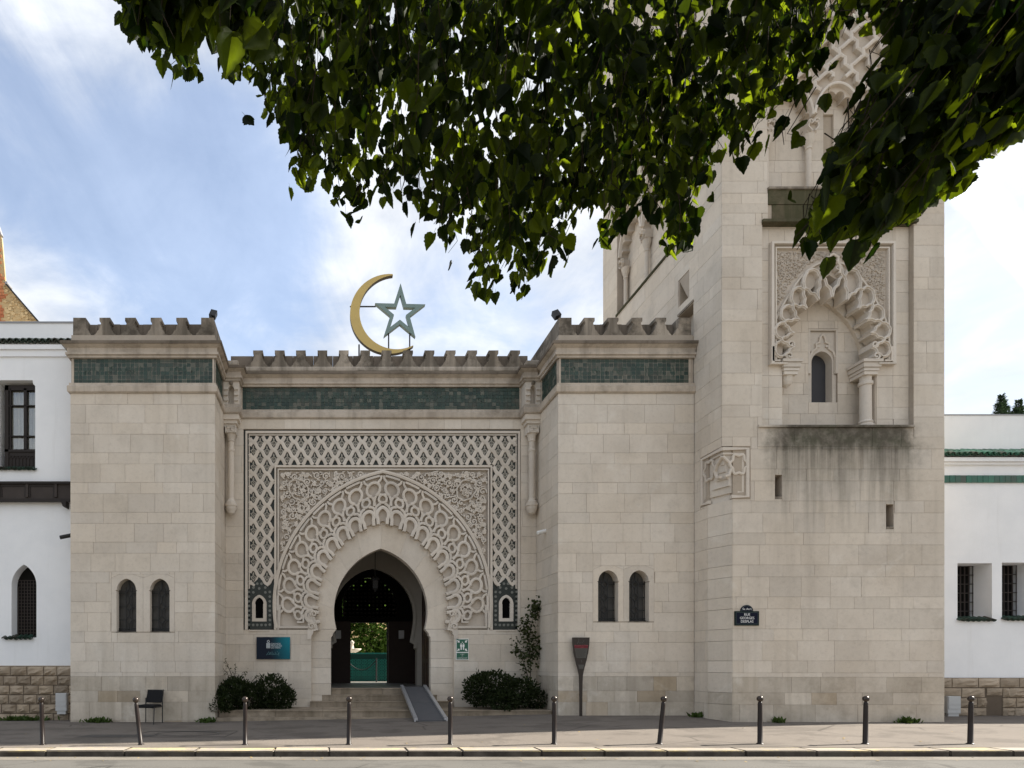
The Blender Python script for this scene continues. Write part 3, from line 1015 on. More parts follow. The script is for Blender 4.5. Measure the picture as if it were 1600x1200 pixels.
# core masonry behind the facing
core = MB()
pu0, pu1, pz0, pz1 = wx(380.5, YP), wx(813.5, YP), wz(984, YP), wz(670.5, YP)
eu0, eu1 = wx(486.5, YP), wx(709.5, YP)
core.mbox(T, -2.99, pu0, -0.2, Z_ST0, -0.6, -0.016)
core.mbox(T, pu1, 6.24, -0.2, Z_ST0, -0.6, -0.016)
core.mbox(T, pu0, pu1, pz1, Z_ST0, -0.6, -0.016)
core.mbox(T, pu0, eu0 - 0.02, -0.2, pz0, -0.6, -0.016)
core.mbox(T, eu1 + 0.02, pu1, -0.2, pz0, -0.6, -0.016)
core.mbox(T, -2.99, 6.24, Z_ST0, Z_BAND, -0.6, -0.36)
core.mbox(T, -2.99, 6.24, Z_BAND - 0.2, Z_BAND - 0.01, -6, -0.36)
core.build('core_wall', M['mortar'], portal)
holes = [(pu0, pu1, pz0, pz1), (eu0, eu1, -1, pz0 + 0.2)]
lay(portal, [(T, courses(-3.0, 6.245, -0.05, Z_ST0 - 0.001, holes, 0.6, 1.0, seed=41), M['stone'], 1.0)], 200)
# the side walls of the entry in front of the recessed ring
for sx, c in ((1, eu0), (-1, eu1)):
    MB().box(min(c, c - sx * 0.02), max(c, c - sx * 0.02), YP + 0.03, YP + 0.45, 0.2, pz0).build('entry_return', M['stone'], portal)
backw = MB().plate([[(379, 669), (815, 669), (815, 985), (734, 985)] + [(p[0] + (0), p[1]) for p in reversed(full(half_arc(630, 151, 945, 480, 984, 30)))] + [(462, 985), (379, 985)]], pm, -0.6, -0.42)
backw.build('backing_wall', M['mortar'], portal)
# panel: dark tile ground behind the lattice
Lshape = [(380.5, 670.5), (813.5, 670.5), (813.5, 984), (766.5, 984), (766.5, 727.5), (431.5, 727.5), (431.5, 984), (380.5, 984)]
MB().plate([Lshape], pm, -0.3, -0.065).build('lattice_ground', M['dark_tile'], portal)
frame = MB()
for pts, wd, d in (([(385, 984), (385, 675.2), (811, 675.2), (811, 984)], 4.6, 0.015), ([(389.3, 984), (389.3, 679.2), (806.7, 679.2), (806.7, 984)], 2.0, -0.01),
                   ([(430.2, 984), (430.2, 728.6), (767.8, 728.6), (767.8, 984)], 4.0, 0.02), ([(434.6, 984), (434.6, 733.2), (763.4, 733.2), (763.4, 984)], 2.6, 0.0)):
    frame.ribbon(pts, wd, pm, -0.07, d)
frame.build('panel_frame', M['carved'], portal)
# sebka lattice: two families of swaying bands
AX, AY = 21.3 / 2, 12.4
lat_poly = [(390, 680), (806, 680), (806, 916), (770, 916), (770, 726.5), (428, 726.5), (428, 916), (390, 916)]
lat = MB()
O = (598.0, 690.0)
amp = -0.95
for fam in (1, -1):
    for k in range(-40, 60):
        run = []
        for i in range(-320, 480):
            s_ = i / 6.0
            u = (s_ - (k + 0.5)) * AX * fam
            v = s_ * AY + (k + 0.5) * AY
            px = O[0] + u + fam * amp * math.sin(2 * PI * s_) * AY / 16.3
            py = O[1] + v - amp * math.sin(2 * PI * s_) * AX / 16.3
            if inside(lat_poly, px, py):
                run.append((px, py))
            else:
                if len(run) > 2:
                    lat.ribbon(run, 5.5, pm, -0.066, -0.012 if fam > 0 else -0.018, crown=0.006)
                run = []
        if len(run) > 2:
            lat.ribbon(run, 5.5, pm, -0.066, -0.012 if fam > 0 else -0.018, crown=0.006)
lat.build('lattice_band', M['carved'], portal)
# a flower in each cell
fl = MB()
Sx = YP / F
fmap = lambda u, v, d: (u * Sx * 1.12, -d, -v * Sx * 1.05)
fl.ribbon(circle(0, 1.4, 2.6, 10), 1.3, fmap, 0, 0.03, closed=True)
fl.plate([circle(0, 1.4, 0.9, 6)], fmap, 0, 0.032)
fl.plate([[(0, -7.5), (1.2, -4.2), (0.8, -2.0), (-0.8, -2.0), (-1.2, -4.2)]], fmap, 0, 0.028)
fl.plate([[(-4.6, 0.2), (-2.8, -0.6), (-2.9, 1.6)]], fmap, 0, 0.022)
fl.plate([[(4.6, 0.2), (2.9, 1.6), (2.8, -0.6)]], fmap, 0, 0.022)
fl.plate([[(-1.2, 4.6), (1.2, 4.6), (0, 7.4)]], fmap, 0, 0.022)
fl_me = fl.mesh('tile_flower'); fl_me.materials.append(M['motif'])
nfl = 0
for i in range(-60, 90):
    for j in range(-60, 90):
        px, py = O[0] + (i - j) * AX, O[1] + (i + j) * AY
        if inside(lat_poly, px, py) and inside(lat_poly, px - 4, py) and inside(lat_poly, px + 4, py) and inside(lat_poly, px, py - 5) and inside(lat_poly, px, py + 5) and py < 902:
            link('tile_flower', fl_me, portal, Matrix.Translation(pm(px, py, -0.066)))
            nfl += 1
# spandrels of dense scrollwork
out_full = full(OUT(0, 984))
sp_back = MB().plate([[(431.5, 727.5), (766.5, 727.5), (766.5, 984)] + list(reversed(out_full)) + [(431.5, 984)]], pm, -0.3, -0.10)
sp_back.build('spandrel_ground', M['ground_relief'], portal)


def spiral(cx, cy, r, a, turns, sgn):
    n = int(7 * turns) + 2
    return [(cx + r * (1 - 0.75 * i / n) * math.cos(a + sgn * turns * 2 * PI * i / n), cy + r * (1 - 0.75 * i / n) * math.sin(a + sgn * turns * 2 * PI * i / n)) for i in range(n + 1)]


def arabesque(mb, ok, box, step, mp, d0, d1, wd, seed, skip=()):
    rr = random.Random(seed)
    pts = []
    tries = 0
    while tries < 9000:
        tries += 1
        x_, y_ = rr.uniform(box[0], box[2]), rr.uniform(box[1], box[3])
        r_ = step * rr.choice((0.36, 0.46, 0.6))
        if not ok(x_, y_, r_) or any((x_ - a) ** 2 + (y_ - b) ** 2 < (r_ + c) ** 2 * 0.86 for a, b, c in pts):
            continue
        if any((x_ - a) ** 2 + (y_ - b) ** 2 < c * c for a, b, c in skip):
            continue
        pts.append((x_, y_, r_))
        sg = rr.choice((-1, 1)); a = rr.uniform(0, 2 * PI)
        mb.ribbon(spiral(x_, y_, r_, a, rr.uniform(1.0, 1.6), sg), wd, mp, d0, d1 + rr.uniform(-0.008, 0.004), crown=0.006)
        mb.plate([circle(x_, y_, wd * 0.75, 5)], mp, d0, d1 + 0.006)
        for q in range(3):
            b = a + sg * (q * 2.1 + 0.6)
            lx, ly = x_ + r_ * math.cos(b), y_ + r_ * math.sin(b)
            tx, ty = x_ + (r_ + step * 0.34) * math.cos(b + sg * 0.5), y_ + (r_ + step * 0.34) * math.sin(b + sg * 0.5)
            if ok(tx, ty, 0.5):
                mb.ribbon([(lx, ly), ((lx + tx) / 2 + rr.uniform(-1, 1), (ly + ty) / 2), (tx, ty)], wd * 1.35, mp, d0, d1, taper=True, crown=0.005)


def sp_ok(x_, y_, r_):
    if not (436.5 + r_ < x_ < 761.5 - r_ and 735 + r_ < y_ < 982 - r_): return False
    xx = x_ if x_ <= PXc else 2 * PXc - x_
    return math.hypot(xx - 641, y_ - 945) > 208 + 4 + r_


med = [(467, 765, 17), (729, 765, 17)]
for side in (0, 1):
    ar = MB()
    bx = (434, 733, 598, 980) if side == 0 else (598, 733, 762, 980)
    arabesque(ar, sp_ok, bx, 10.0, pm, -0.10, -0.012, 1.9, 5 + side, med)
    cx_, cy_, _ = med[side]
    sg = 1 if side == 0 else -1
    lobes = []
    for i in range(48):
        a = 2 * PI * i / 48
        rr_ = 1 + 0.09 * abs(math.sin(a * 4))
        ex, ey = 13.0 * rr_ * math.cos(a), 17.0 * rr_ * math.sin(a)
        th = -sg * 0.6
        lobes.append((cx_ + ex * math.cos(th) - ey * math.sin(th), cy_ + ex * math.sin(th) + ey * math.cos(th)))
    ar.ribbon(lobes, 2.2, pm, -0.10, 0.005, closed=True, crown=0.008)
    arabesque(ar, lambda x_, y_, r_: math.hypot(x_ - cx_, y_ - cy_) < 11.5 - r_ * 0.5, (cx_ - 12, cy_ - 14, cx_ + 12, cy_ + 14), 6, pm, -0.10, -0.01, 1.3, 15 + side)
    ar.build('spandrel_relief', M['carved'], portal)
# great ring of interlaced circles round the arch
rg = MB().plate([full(OUT(0, 984.5)) + list(reversed(full(INN(0, 984.5))))], pm, -0.24, -0.10)
rg.build('ring_ground', M['ground_relief'], portal)
NC = 9.5
oc, ic = OUT(0, 975, 190), INN(0, 975, 190)


def ringp(c, v):
    sgn = 1 if c >= 0 else -1
    t = (1 - min(1.0, abs(c) / NC)) * 190
    i = min(189, int(t)); f = t - i
    o_ = (oc[i][0] + (oc[i + 1][0] - oc[i][0]) * f, oc[i][1] + (oc[i + 1][1] - oc[i][1]) * f)
    n_ = (ic[i][0] + (ic[i + 1][0] - ic[i][0]) * f, ic[i][1] + (ic[i + 1][1] - ic[i][1]) * f)
    q = (n_[0] + (o_[0] - n_[0]) * v, n_[1] + (o_[1] - n_[1]) * v)
    return q if sgn > 0 else (2 * PXc - q[0], q[1])


ring = MB()
for k in range(-9, 10):
    lob = [(k + 0.40 * math.cos(a), 0.14 + 0.145 * math.sin(a)) for a in [R(-30 + 240 * i / 16) for i in range(17)]]
    lob = [(k + 0.33, -0.06)] + lob + [(k - 0.33, -0.06)]
    ring.ribbon([ringp(*q) for q in lob], 5.0, pm, -0.22, 0.02, crown=0.008)
    ring.ribbon([ringp(*q) for q in circle(k, 0.475, 0.235, 18, ry=0.088)], 3.6, pm, -0.10, 0.012, closed=True, crown=0.007)
for k in range(-10, 10):
    c0 = k + 0.5
    if abs(c0) > 9.3: continue
    ring.ribbon([ringp(*q) for q in circle(c0, 0.72, 0.36, 26, R(-70), R(250), ry=0.150)], 4.0, pm, -0.10, 0.014, crown=0.007)
    for sg in (-1, 1):
        ring.ribbon([ringp(c0 + sg * a, b) for a, b in ((0.0, 0.16), (0.02, 0.27), (0.10, 0.33), (0.24, 0.36), (0.38, 0.375))], 3.8, pm, -0.10, 0.006, crown=0.007)
        ring.ribbon([ringp(c0 + sg * a, b) for a, b in ((0.42, 0.565), (0.32, 0.59), (0.16, 0.58), (0.06, 0.53), (0.0, 0.46), (-0.03, 0.36))], 3.6, pm, -0.10, 0.004, crown=0.006)
    for sg in (-1, 1):
        ring.ribbon([ringp(c0 + sg * a, b) for a, b in ((0.22, 0.83), (0.33, 0.875), (0.42, 0.92), (0.44, 0.985))], 3.4, pm, -0.10, 0.004, crown=0.006)
    ring.ribbon([ringp(c0 - 0.36, 0.985), ringp(c0 - 0.12, 0.985), ringp(c0 + 0.12, 0.985), ringp(c0 + 0.36, 0.985)], 3.2, pm, -0.10, 0.016)
for sg in (0, 1):
    fx = mir if sg else (lambda p: p)
    ring.ribbon(fx([(437, 945), (436.2, 980), (484, 980), (484, 955)]), 4.2, pm, -0.11, 0.014)
    ring.ribbon(fx([(474, 960), (474, 972), (464, 972)]), 3.2, pm, -0.11, 0.008)
ring.build('ring_relief', M['carved'], portal)
MB().ribbon(full(OUT(4.5, 981, 40)), 5.0, pm, -0.11, 0.028, crown=0.012).build('ring_moulding', M['carved'], portal)
# scrolled corbels where the ring ends
for sg in (0, 1):
    fx = mir if sg else (lambda p: p)
    cb = MB()
    cb.plate([fx([(481, 985), (481, 960), (487, 955), (491, 963), (494, 971), (497, 985)])], pm, -0.2, 0.01)
    cb.ribbon(fx(spiral(490, 959.5, 5, 2.6, 1.3, 1)), 2.4, pm, -0.02, 0.045, crown=0.01)
    cb.ribbon(fx(spiral(486.5, 979, 5.5, 0.4, 1.3, -1)), 2.4, pm, -0.02, 0.045, crown=0.01)
    cb.ribbon(fx([(490, 964), (492, 970), (490, 975)]), 2.6, pm, -0.02, 0.04)
    cb.build('scroll_corbel', M['carved'], portal)
    im = MB()
    prof = [(494, 984.4), (487.5, 984.6), (486.5, 990), (483.6, 993.5), (482.6, 1000), (480, 1000), (480, 984.4)]
    im.plate([fx([(496, 984.2), (489.5, 986.5), (489.0, 990), (486.6, 993.5), (486.2, 999), (480, 999), (480, 984.2)])], pm, -0.3, 0.02)
    im.build('impost', M['carved'], portal)
# plain ring of voussoirs, set back, and the jambs under it
YR = YP + 0.17
rm = pmap(YR)
icx = 595.0
intr = half_arc(624, 102, 955, 522, 983, 60, apex_c=icx)
outr = half_arc(630, 150, 945, 480, 983, 60, apex_c=PXc)
for sg in (0, 1):
    flip = (lambda p, c: (2 * c - p[0], p[1])) if sg else (lambda p, c: p)
    for k in range(5):
        i0, i1 = k * 12, (k + 1) * 12
        A = [flip(intr[i], icx) for i in range(i0, i1 + 1)]
        B = [flip(outr[i], PXc) for i in range(i0, i1 + 1)]
        cxm = sum(p[0] for p in A + B) / (2 * len(A)); cym = sum(p[1] for p in A + B) / (2 * len(A))
        loop = [(cxm + (p[0] - cxm) * 0.9965, cym + (p[1] - cym) * 0.9965) for p in A + list(reversed(B))]
        MB().plate([loop], rm, -0.32, rng.uniform(-0.003, 0.003)).build('voussoir', M['stone'], portal)
    ys_ = [983.2, 1002, 1029, 1043, 1068, 1086, 1107]
    for k in range(6):
        a, b = ys_[k] + 0.15, ys_[k + 1] - 0.15
        if k == 0:
            pts = [(472, a), (525.6, a), (523, 986.5), (520.2, 989.5), (519.8, 993), (517.2, 996), (517.2, b), (472, b)]
        else:
            pts = [(472, a), (517.2, a), (517.2, b), (472, b)]
        MB().plate([[flip(p, icx) for p in pts]], rm, -0.32, rng.uniform(-0.003, 0.003)).build('jamb_stone', M['stone'], portal)
star_tile = flat('grey_tile_star', (0.17, 0.175, 0.155), 0.5, 0.4)
# small tiled niches at the foot of the lattice
for sg in (0, 1):
    fx = mir if sg else (lambda p: p)
    lf = [(387, 983.5), (384.6, 980), (384.6, 925), (387, 921), (390.5, 919.5), (393, 913), (398, 909), (402.5, 905), (405, 898)]
    ol = lf + [(810 - x_, y_) for x_, y_ in reversed(lf[:-1])]
    hole = arch_loop(405.2, 6.6, 966, 943, 933.5, 8, base_half=6.0, up=-1)
    nb = MB().plate([fx(ol), fx(arch_loop(405.2, 11.6, 971, 944, 929, 8, up=-1))], pm, -0.07, -0.010)
    nw = nb.build('niche_window', M['dark_tile'], portal)
    tl = MB()
    spots = [(388.8, 976 - 7.3 * i) for i in range(8)] + [(421.5, 976 - 7.3 * i) for i in range(8)] + [(395.5, 976.5), (402, 976.5), (408.5, 976.5), (415, 976.5), (396, 918), (402, 912), (408.5, 912), (414.5, 918), (405, 919.5), (395.8, 925.5), (414.6, 925.5)]
    for sx_, sy_ in spots:
        tl.plate([fx(circle(sx_, sy_, 2.2, 6))], pm, -0.02, 0.0)
    tl.build('tile_stars', star_tile, nw, kind='stuff')
    fr_ = MB().plate([fx(arch_loop(405.2, 11.3, 971, 944, 929.4, 8, up=-1)), fx(hole)], pm, -0.10, 0.012)
    fr_.build('niche_frame', M['carved'], nw)
    MB().ribbon(fx([(390, 985.3), (421, 985.3)]), 1.6, pm, -0.05, 0.03).build('niche_sill', M['carved'], nw)
    hx = sorted(p[0] for p in fx([(398, 0), (412, 0)]))
    MB().mbox(pm, hx[0], hx[1], 932, 968, -0.0635, -0.058).build('niche_shade_plate', M['shade_void'], nw)  # flat black plate painted as the shade of an open niche
# mouldings over the portal
MB().sweep(STRING, PATH, 3, 8).build('string_course', M['cornice'], portal)
MB().sweep(CORNICE, PATH, 3, 8).build('cornice', M['cornice'], portal)
MB().sweep(CORONA, PATH, 3, 8).build('corona', M['parapet_back'], portal)
MB().sweep(BAND, PATH, 3, 8).build('parapet_band', M['band'], portal)
frieze(portal, T, -2.55, 5.80, 77)
parapet_run(portal, -2.9, 6.1, YP - 0.02)
merlons(portal, wx(403, YP), wx(812, YP) - 0.12, 13, YP, False)
# corner piers carrying the cornice: niche, capital, little column, corbel
for sx, xc in ((1, -3.0), (-1, 6.245)):
    a, b = (xc, xc + 0.45) if sx > 0 else (xc - 0.445, xc)
    pr = MB()
    PF = front(18.65)
    cxm = (a + b) / 2
    nl = arch_loop(cxm, 0.085, 9.24, 9.66, 9.80, 6)
    pr.plate([[(a, Z_ST1), (b, Z_ST1), (b, Z_FR1), (a, Z_FR1)], nl], PF, -0.39, 0.0)
    pr.mbox(PF, a + 0.01, b - 0.01, Z_ST1, Z_FR1, -0.38, -0.22)
    for k in range(3):
        for e in (-1, 1):
            pr.mbox(PF, cxm + e * 0.15 - 0.06, cxm + e * 0.15 + 0.06, 9.32 + 0.16 * k, 9.38 + 0.16 * k, 0.0, 0.05)
    ppo = pr.build('corner_pier', M['carved'], portal)
    MB().lathe([(0.0, 9.80), (0.05, 9.80), (0.06, 9.85), (0.03, 9.89), (0.0, 9.894)], (cxm, 18.63, 0), 10).build('niche_finial', M['parapet'], ppo)
    pk = MB()
    for z0, z1, e in ((8.955, 8.80, 0.0), (8.80, 8.70, 0.06), (8.70, 8.62, 0.11)):
        pk.box(a + (0.0 if sx > 0 else e), b - (e if sx > 0 else 0.0), 18.65 + e, 19.04, z1, z0)
    pk.build('pier_corbel', M['carved'], portal)
    cx_, cy_ = cxm - sx * 0.03, 18.86
    col_ = thing('column', '', '', (cx_, cy_, 6.0)); del col_['label'], col_['category']
    col_.parent = portal; col_.matrix_parent_inverse = Matrix.Translation(-Vector(portal.location))
    bpy.context.view_layer.update()
    def sub(mb, nm):
        o = bpy.data.objects.new(nm, None)
        me = mb.mesh(nm); me.materials.append(M['carved'])
        o = bpy.data.objects.new(nm, me); COL.objects.link(o); o.parent = col_
        o.matrix_parent_inverse = Matrix.Translation((-cx_, -cy_, -6.0))
        return o
    cap = MB().box(cx_ - 0.16, cx_ + 0.16, cy_ - 0.16, cy_ + 0.16, 8.42, 8.62)
    cap.lathe([(0.09, 8.20), (0.11, 8.22), (0.10, 8.26), (0.14, 8.42)], (cx_, cy_, 0), 12)
    cf = front(cy_ - 0.16)
    for e in (-1, 1):
        cap.ribbon([(cx_ - 0.12 * e, 8.45), (cx_ + 0.12 * e, 8.60)], 0.03, cf, 0, 0.02)
    cap.ribbon([(cx_ - 0.14, 8.44), (cx_ + 0.14, 8.44), (cx_ + 0.14, 8.60), (cx_ - 0.14, 8.60)], 0.025, cf, 0, 0.02, closed=True)
    sub(cap, 'capital')
    sub(MB().lathe([(0.09, 6.52), (0.09, 7.9), (0.105, 7.92), (0.105, 7.98), (0.085, 8.0), (0.085, 8.2)], (cx_, cy_, 0), 14), 'shaft')
    sub(MB().lathe([(0.02, 6.05), (0.10, 6.10), (0.15, 6.22), (0.16, 6.30), (0.18, 6.31), (0.18, 6.38), (0.14, 6.39), (0.14, 6.43), (0.11, 6.47), (0.09, 6.52)], (cx_, cy_, 0), 14), 'corbel_base')

# the dark passage behind the arch, its second arch, doors and the lattice door case at the far end
PB = 25.0
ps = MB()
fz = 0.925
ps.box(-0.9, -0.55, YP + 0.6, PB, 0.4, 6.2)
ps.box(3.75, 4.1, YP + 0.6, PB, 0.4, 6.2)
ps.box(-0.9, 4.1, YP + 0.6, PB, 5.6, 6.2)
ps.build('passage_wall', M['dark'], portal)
MB().box(-0.5, 3.7, 19.76, 27.6, 0.5, fz).build('passage_floor', flat('passage_floor_stone', (0.20, 0.19, 0.17), 0.35, 0.5), portal)
Y2 = 21.9
ar2 = half_arc(3.05 - 1.45 - 0 + 0.0, 1, 0, 0, 0) if False else None
A2 = front(Y2)
cx2, hw2, zs2, za2 = 1.60, 1.42, 3.3, 4.98
loop = arch_loop(cx2, hw2, fz, zs2, za2, 14)
loop = [p for p in loop if p[1] > 2.5 or abs(p[0] - cx2) < 0.01] 
ra = arc2(hw2, za2 - zs2, 14)
Lh = [(cx2 + 1.50, fz), (cx2 + 1.50, 2.15), (cx2 + 1.44, 2.2), (cx2 + 1.44, 2.35), (cx2 + 1.30, 2.42), (cx2 + 1.36, 2.75), (cx2 + 1.41, 3.05)] + [(cx2 + x_, zs2 + y_) for x_, y_ in ra]
Lh = Lh + [(2 * cx2 - x_, y_) for x_, y_ in reversed(Lh[:-1])]
ia = MB().plate([[(-0.5, fz)] + [(-0.5, 5.6), (3.7, 5.6), (3.7, fz)] + Lh], A2, -0.45, 0.0)
ia.ribbon(Lh[2:-2], 0.10, A2, 0.0, 0.05)
ia.build('inner_arch', M['passage'], portal)
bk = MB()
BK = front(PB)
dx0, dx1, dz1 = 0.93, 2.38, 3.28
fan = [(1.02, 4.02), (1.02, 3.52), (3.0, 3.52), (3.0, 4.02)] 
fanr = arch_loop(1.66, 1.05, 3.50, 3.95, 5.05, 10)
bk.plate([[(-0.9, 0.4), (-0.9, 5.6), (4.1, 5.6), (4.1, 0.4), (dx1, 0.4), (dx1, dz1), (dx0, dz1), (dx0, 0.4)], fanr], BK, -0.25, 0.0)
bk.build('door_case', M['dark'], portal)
fl_ = MB()
cell = 0.155
for i in range(-2, 16):
    for j in range(-1, 12):
        x_, z_ = 0.6 + i * cell, 3.5 + j * cell
        if inside(fanr, x_, z_):
            if rng.random() < 0.86: fl_.plate([circle(x_, z_, cell * 0.5, 6)], BK, -0.16, -0.15)
            fl_.ribbon(circle(x_, z_, cell * 0.50, 8), cell * 0.58, BK, -0.14, -0.10, closed=True)
            fl_.plate([circle(x_ + cell / 2, z_ + cell / 2, cell * 0.40, 6)], BK, -0.14, -0.10)
fl_.build('fanlight_lattice', M['wood'], portal)
dl = MB().box(-0.45, 0.93, 24.6, 24.68, fz, 3.3); d1_ = dl.build('door_leaf', M['door'], portal)
dl = MB().box(2.38, 3.65, 24.6, 24.68, fz, 3.3); d2_ = dl.build('door_leaf', M['door'], portal)
rl = MB().box(3.22, 3.30, 19.75, 21.6, fz, 4.2)
for k in range(4):
    for q in range(3):
        rl.box(3.20, 3.23, 19.85 + 0.58 * q, 20.3 + 0.58 * q, 1.05 + 0.78 * k, 1.7 + 0.78 * k)
rl.build('door_leaf', M['door'], portal)
for cx_, nm, lab in ((528.5, 'notice', 'small white notice on the dark doorway at the left of the passage'), (627.2, 'notice', 'small white notice on the dark doorway at the right of the passage')):
    mp = pmap(24.5)
    tag(MB().mbox(mp, cx_ - 4.2, cx_ + 4.2, 985, 998, -0.02, 0.0).build(nm, M['paper']), lab, 'notice', 'paper notices in the passage')
# hanging lantern
ln = thing('hanging_lantern', 'dark metal lantern hanging on a rod under the entrance arch', 'lantern', (1.57, 20.6, 4.2))
MB().tube([(1.57, 20.6, 4.45), (1.57, 20.6, 5.6)], 0.012, 6).build('rod', M['iron'], ln)
MB().lathe([(0.01, 4.5), (0.07, 4.47), (0.14, 4.40), (0.15, 4.36), (0.11, 4.34), (0.10, 4.10), (0.05, 4.03), (0.01, 3.98)], (1.57, 20.6, 0), 8).build('lantern_body', M['iron'], ln)

# entrance steps
steps = thing('entrance_steps', 'worn stone steps and landings rising to the dark arched doorway', 'steps', (1.6, 17.4, 0.15))
def step(x0, x1, y0, y1, z0, z1, nose=0.0, split=None):
    cuts = [x0] + (split or []) + [x1]
    for a, b in zip(cuts[:-1], cuts[1:]):
        mb = MB()
        Pp = [(a, y1), (b, y1), (b, y0), (a, y0)]
        mb.box(a + 0.003, b - 0.003, y0, y1, z0, z1 - 0.03)
        mb.box(a + 0.003, b - 0.003, y0 - nose, y1, z1 - 0.03, z1)
        mb.build('step', M['step'], steps)
step(-0.55 + 0.7, 3.07, 19.50, 19.75, 0.5, 0.925, 0.02, [1.7])
step(wx(503, 19.2), wx(683, 19.2), 19.22, 19.55, 0.4, 0.735, 0.02, [1.2, 2.6])
step(wx(484.5, 18.95), wx(706, 18.95), 18.95, 19.3, 0.2, 0.555, 0.02, [0.9, 2.4])
step(-2.97, 6.2, 17.62, 19.0, 0.0, 0.385, 0.03, [-1.4, -0.1, 1.3, 2.6, 3.9, 5.2])
step(-2.98, 6.22, 17.30, 17.7, 0.0, 0.205, 0.0, [-1.9, -0.6, 0.7, 2.1, 3.4, 4.7])
# planter kerb stands in front of the left shrub: the landing is soil there
# ramp
rp = thing('wheelchair_ramp', 'grey portable wheelchair ramp laid over the right end of the steps', 'ramp', (2.6, 17.9, 0.4))
A = Vector((wx(628, 19.45), 19.45, 0.97)); B = Vector((wx(663.5, 19.45), 19.45, 0.97))
C_ = Vector((wx(650, 16.5), 16.5, gz(2.3, 16.5) + 0.03)); D_ = Vector((wx(697, 16.5), 16.5, gz(3, 16.5) + 0.03))
def lerp(a, b, t): return a + (b - a) * t
for t0, t1 in ((0.0, 0.497), (0.503, 1.0)):
    q = [lerp(A, C_, t0), lerp(B, D_, t0), lerp(B, D_, t1), lerp(A, C_, t1)]
    mb = MB().add([tuple(v) for v in q] + [(v.x, v.y, v.z - 0.04) for v in q], [(0, 1, 2, 3), (4, 5, 6, 7), (0, 1, 5, 4), (1, 2, 6, 5), (2, 3, 7, 6), (3, 0, 4, 7)])
    mb.build('ramp_panel', M['rampgrey'], rp)
for a, b in ((A, C_), (B, D_)):
    s_ = 0.045
    mb = MB().add([(a.x - s_, a.y, a.z - 0.03), (a.x + s_, a.y, a.z - 0.03), (a.x + s_, a.y, a.z + 0.06), (a.x - s_, a.y, a.z + 0.06),
                   (b.x - s_, b.y, b.z - 0.03), (b.x + s_, b.y, b.z - 0.03), (b.x + s_, b.y, b.z + 0.06), (b.x - s_, b.y, b.z + 0.06)],
                  [(0, 1, 2, 3), (4, 5, 6, 7), (0, 1, 5, 4), (1, 2, 6, 5), (2, 3, 7, 6), (3, 0, 4, 7)])
    mb.build('ramp_rail', M['alu'], rp)

# ------------------------------------------------------------------ the minaret
X0, X1, YB = 9.92, 15.50, 22.95
mina = thing('minaret', 'tall square limestone minaret with a niche window above a dark weathered sill', 'minaret', (12.7, YM, 0.27))
FM, WM, mm = front(YM), west(X0), pmap(YM)
mu = lambda px: wx(px, YM)
mz = lambda py: wz(py, YM)
ZTOPM = 27.0
CHX, CHY, ZCH, ZSQ = 0.26, 0.60, 5.79, 7.12
R1 = (mu(1191), mu(1428), mz(665), mz(345.5))       # the big niche field
R2 = (mu(1199), mu(1425), 13.6, 19.8)               # the arcaded field above it
SL = [(mu(1211), mu(1222), mz(776), mz(742)), (mu(1384.5), mu(1396.5), mz(823), mz(788))]
def rect(q): return [(q[0], q[2]), (q[1], q[2]), (q[1], q[3]), (q[0], q[3])]
core = MB()
core.plate([[(X0 + CHX + 0.02, -0.3), (X1 - 0.02, -0.3), (X1 - 0.02, ZTOPM), (X0 + 0.02, ZTOPM), (X0 + 0.02, ZSQ), (X0 + CHX + 0.02, ZSQ)], rect(R1), rect(R2)] + [rect(s) for s in SL], FM, -0.9, -0.016)
W2 = (17.16, 21.85, 13.6, 19.8)
WH = [(17.30, 18.02, 10.2, 11.42), (17.55, 18.02, 11.75, 12.35)]
tri = [(17.58, 11.72), (18.0, 11.72), (18.0, 12.42)]
core.plate([[(YM + CHY, -0.3), (YB - 0.02, -0.3), (YB - 0.02, ZTOPM), (YM + 0.02, ZTOPM), (YM + 0.02, ZSQ), (YM + CHY, ZSQ)], rect(W2), rect(WH[0]), tri], WM, -0.9, -0.016)
core.box(X1 - 0.9, X1, YM + 0.3, YB, -0.3, ZTOPM)
core.box(X0 + 0.1, X1 - 0.01, YB - 0.9, YB, -0.3, ZTOPM)
core.box(X0 + 0.1, X1 - 0.01, YM + 0.9, YB - 0.91, ZTOPM - 0.5, ZTOPM - 0.01)
core.build('core_wall', M['mortar'], mina)
MB().mbox(WM, 17.0, 18.3, 9.8, 12.8, -0.60, -0.30).build('lancet_back', M['stone'], mina)
hz = MB()
for s in SL:
    hz.mbox(FM, s[0] - 0.05, s[1] + 0.05, s[2] - 0.05, s[3] + 0.05, -0.95, -0.72)
    MB().mbox(FM, s[0], s[1], s[2] - 0.06, s[2], -0.5, 0.003).build('slit_sill', M['parapet'], mina)
hz.build('slit_window', M['dark'], mina)
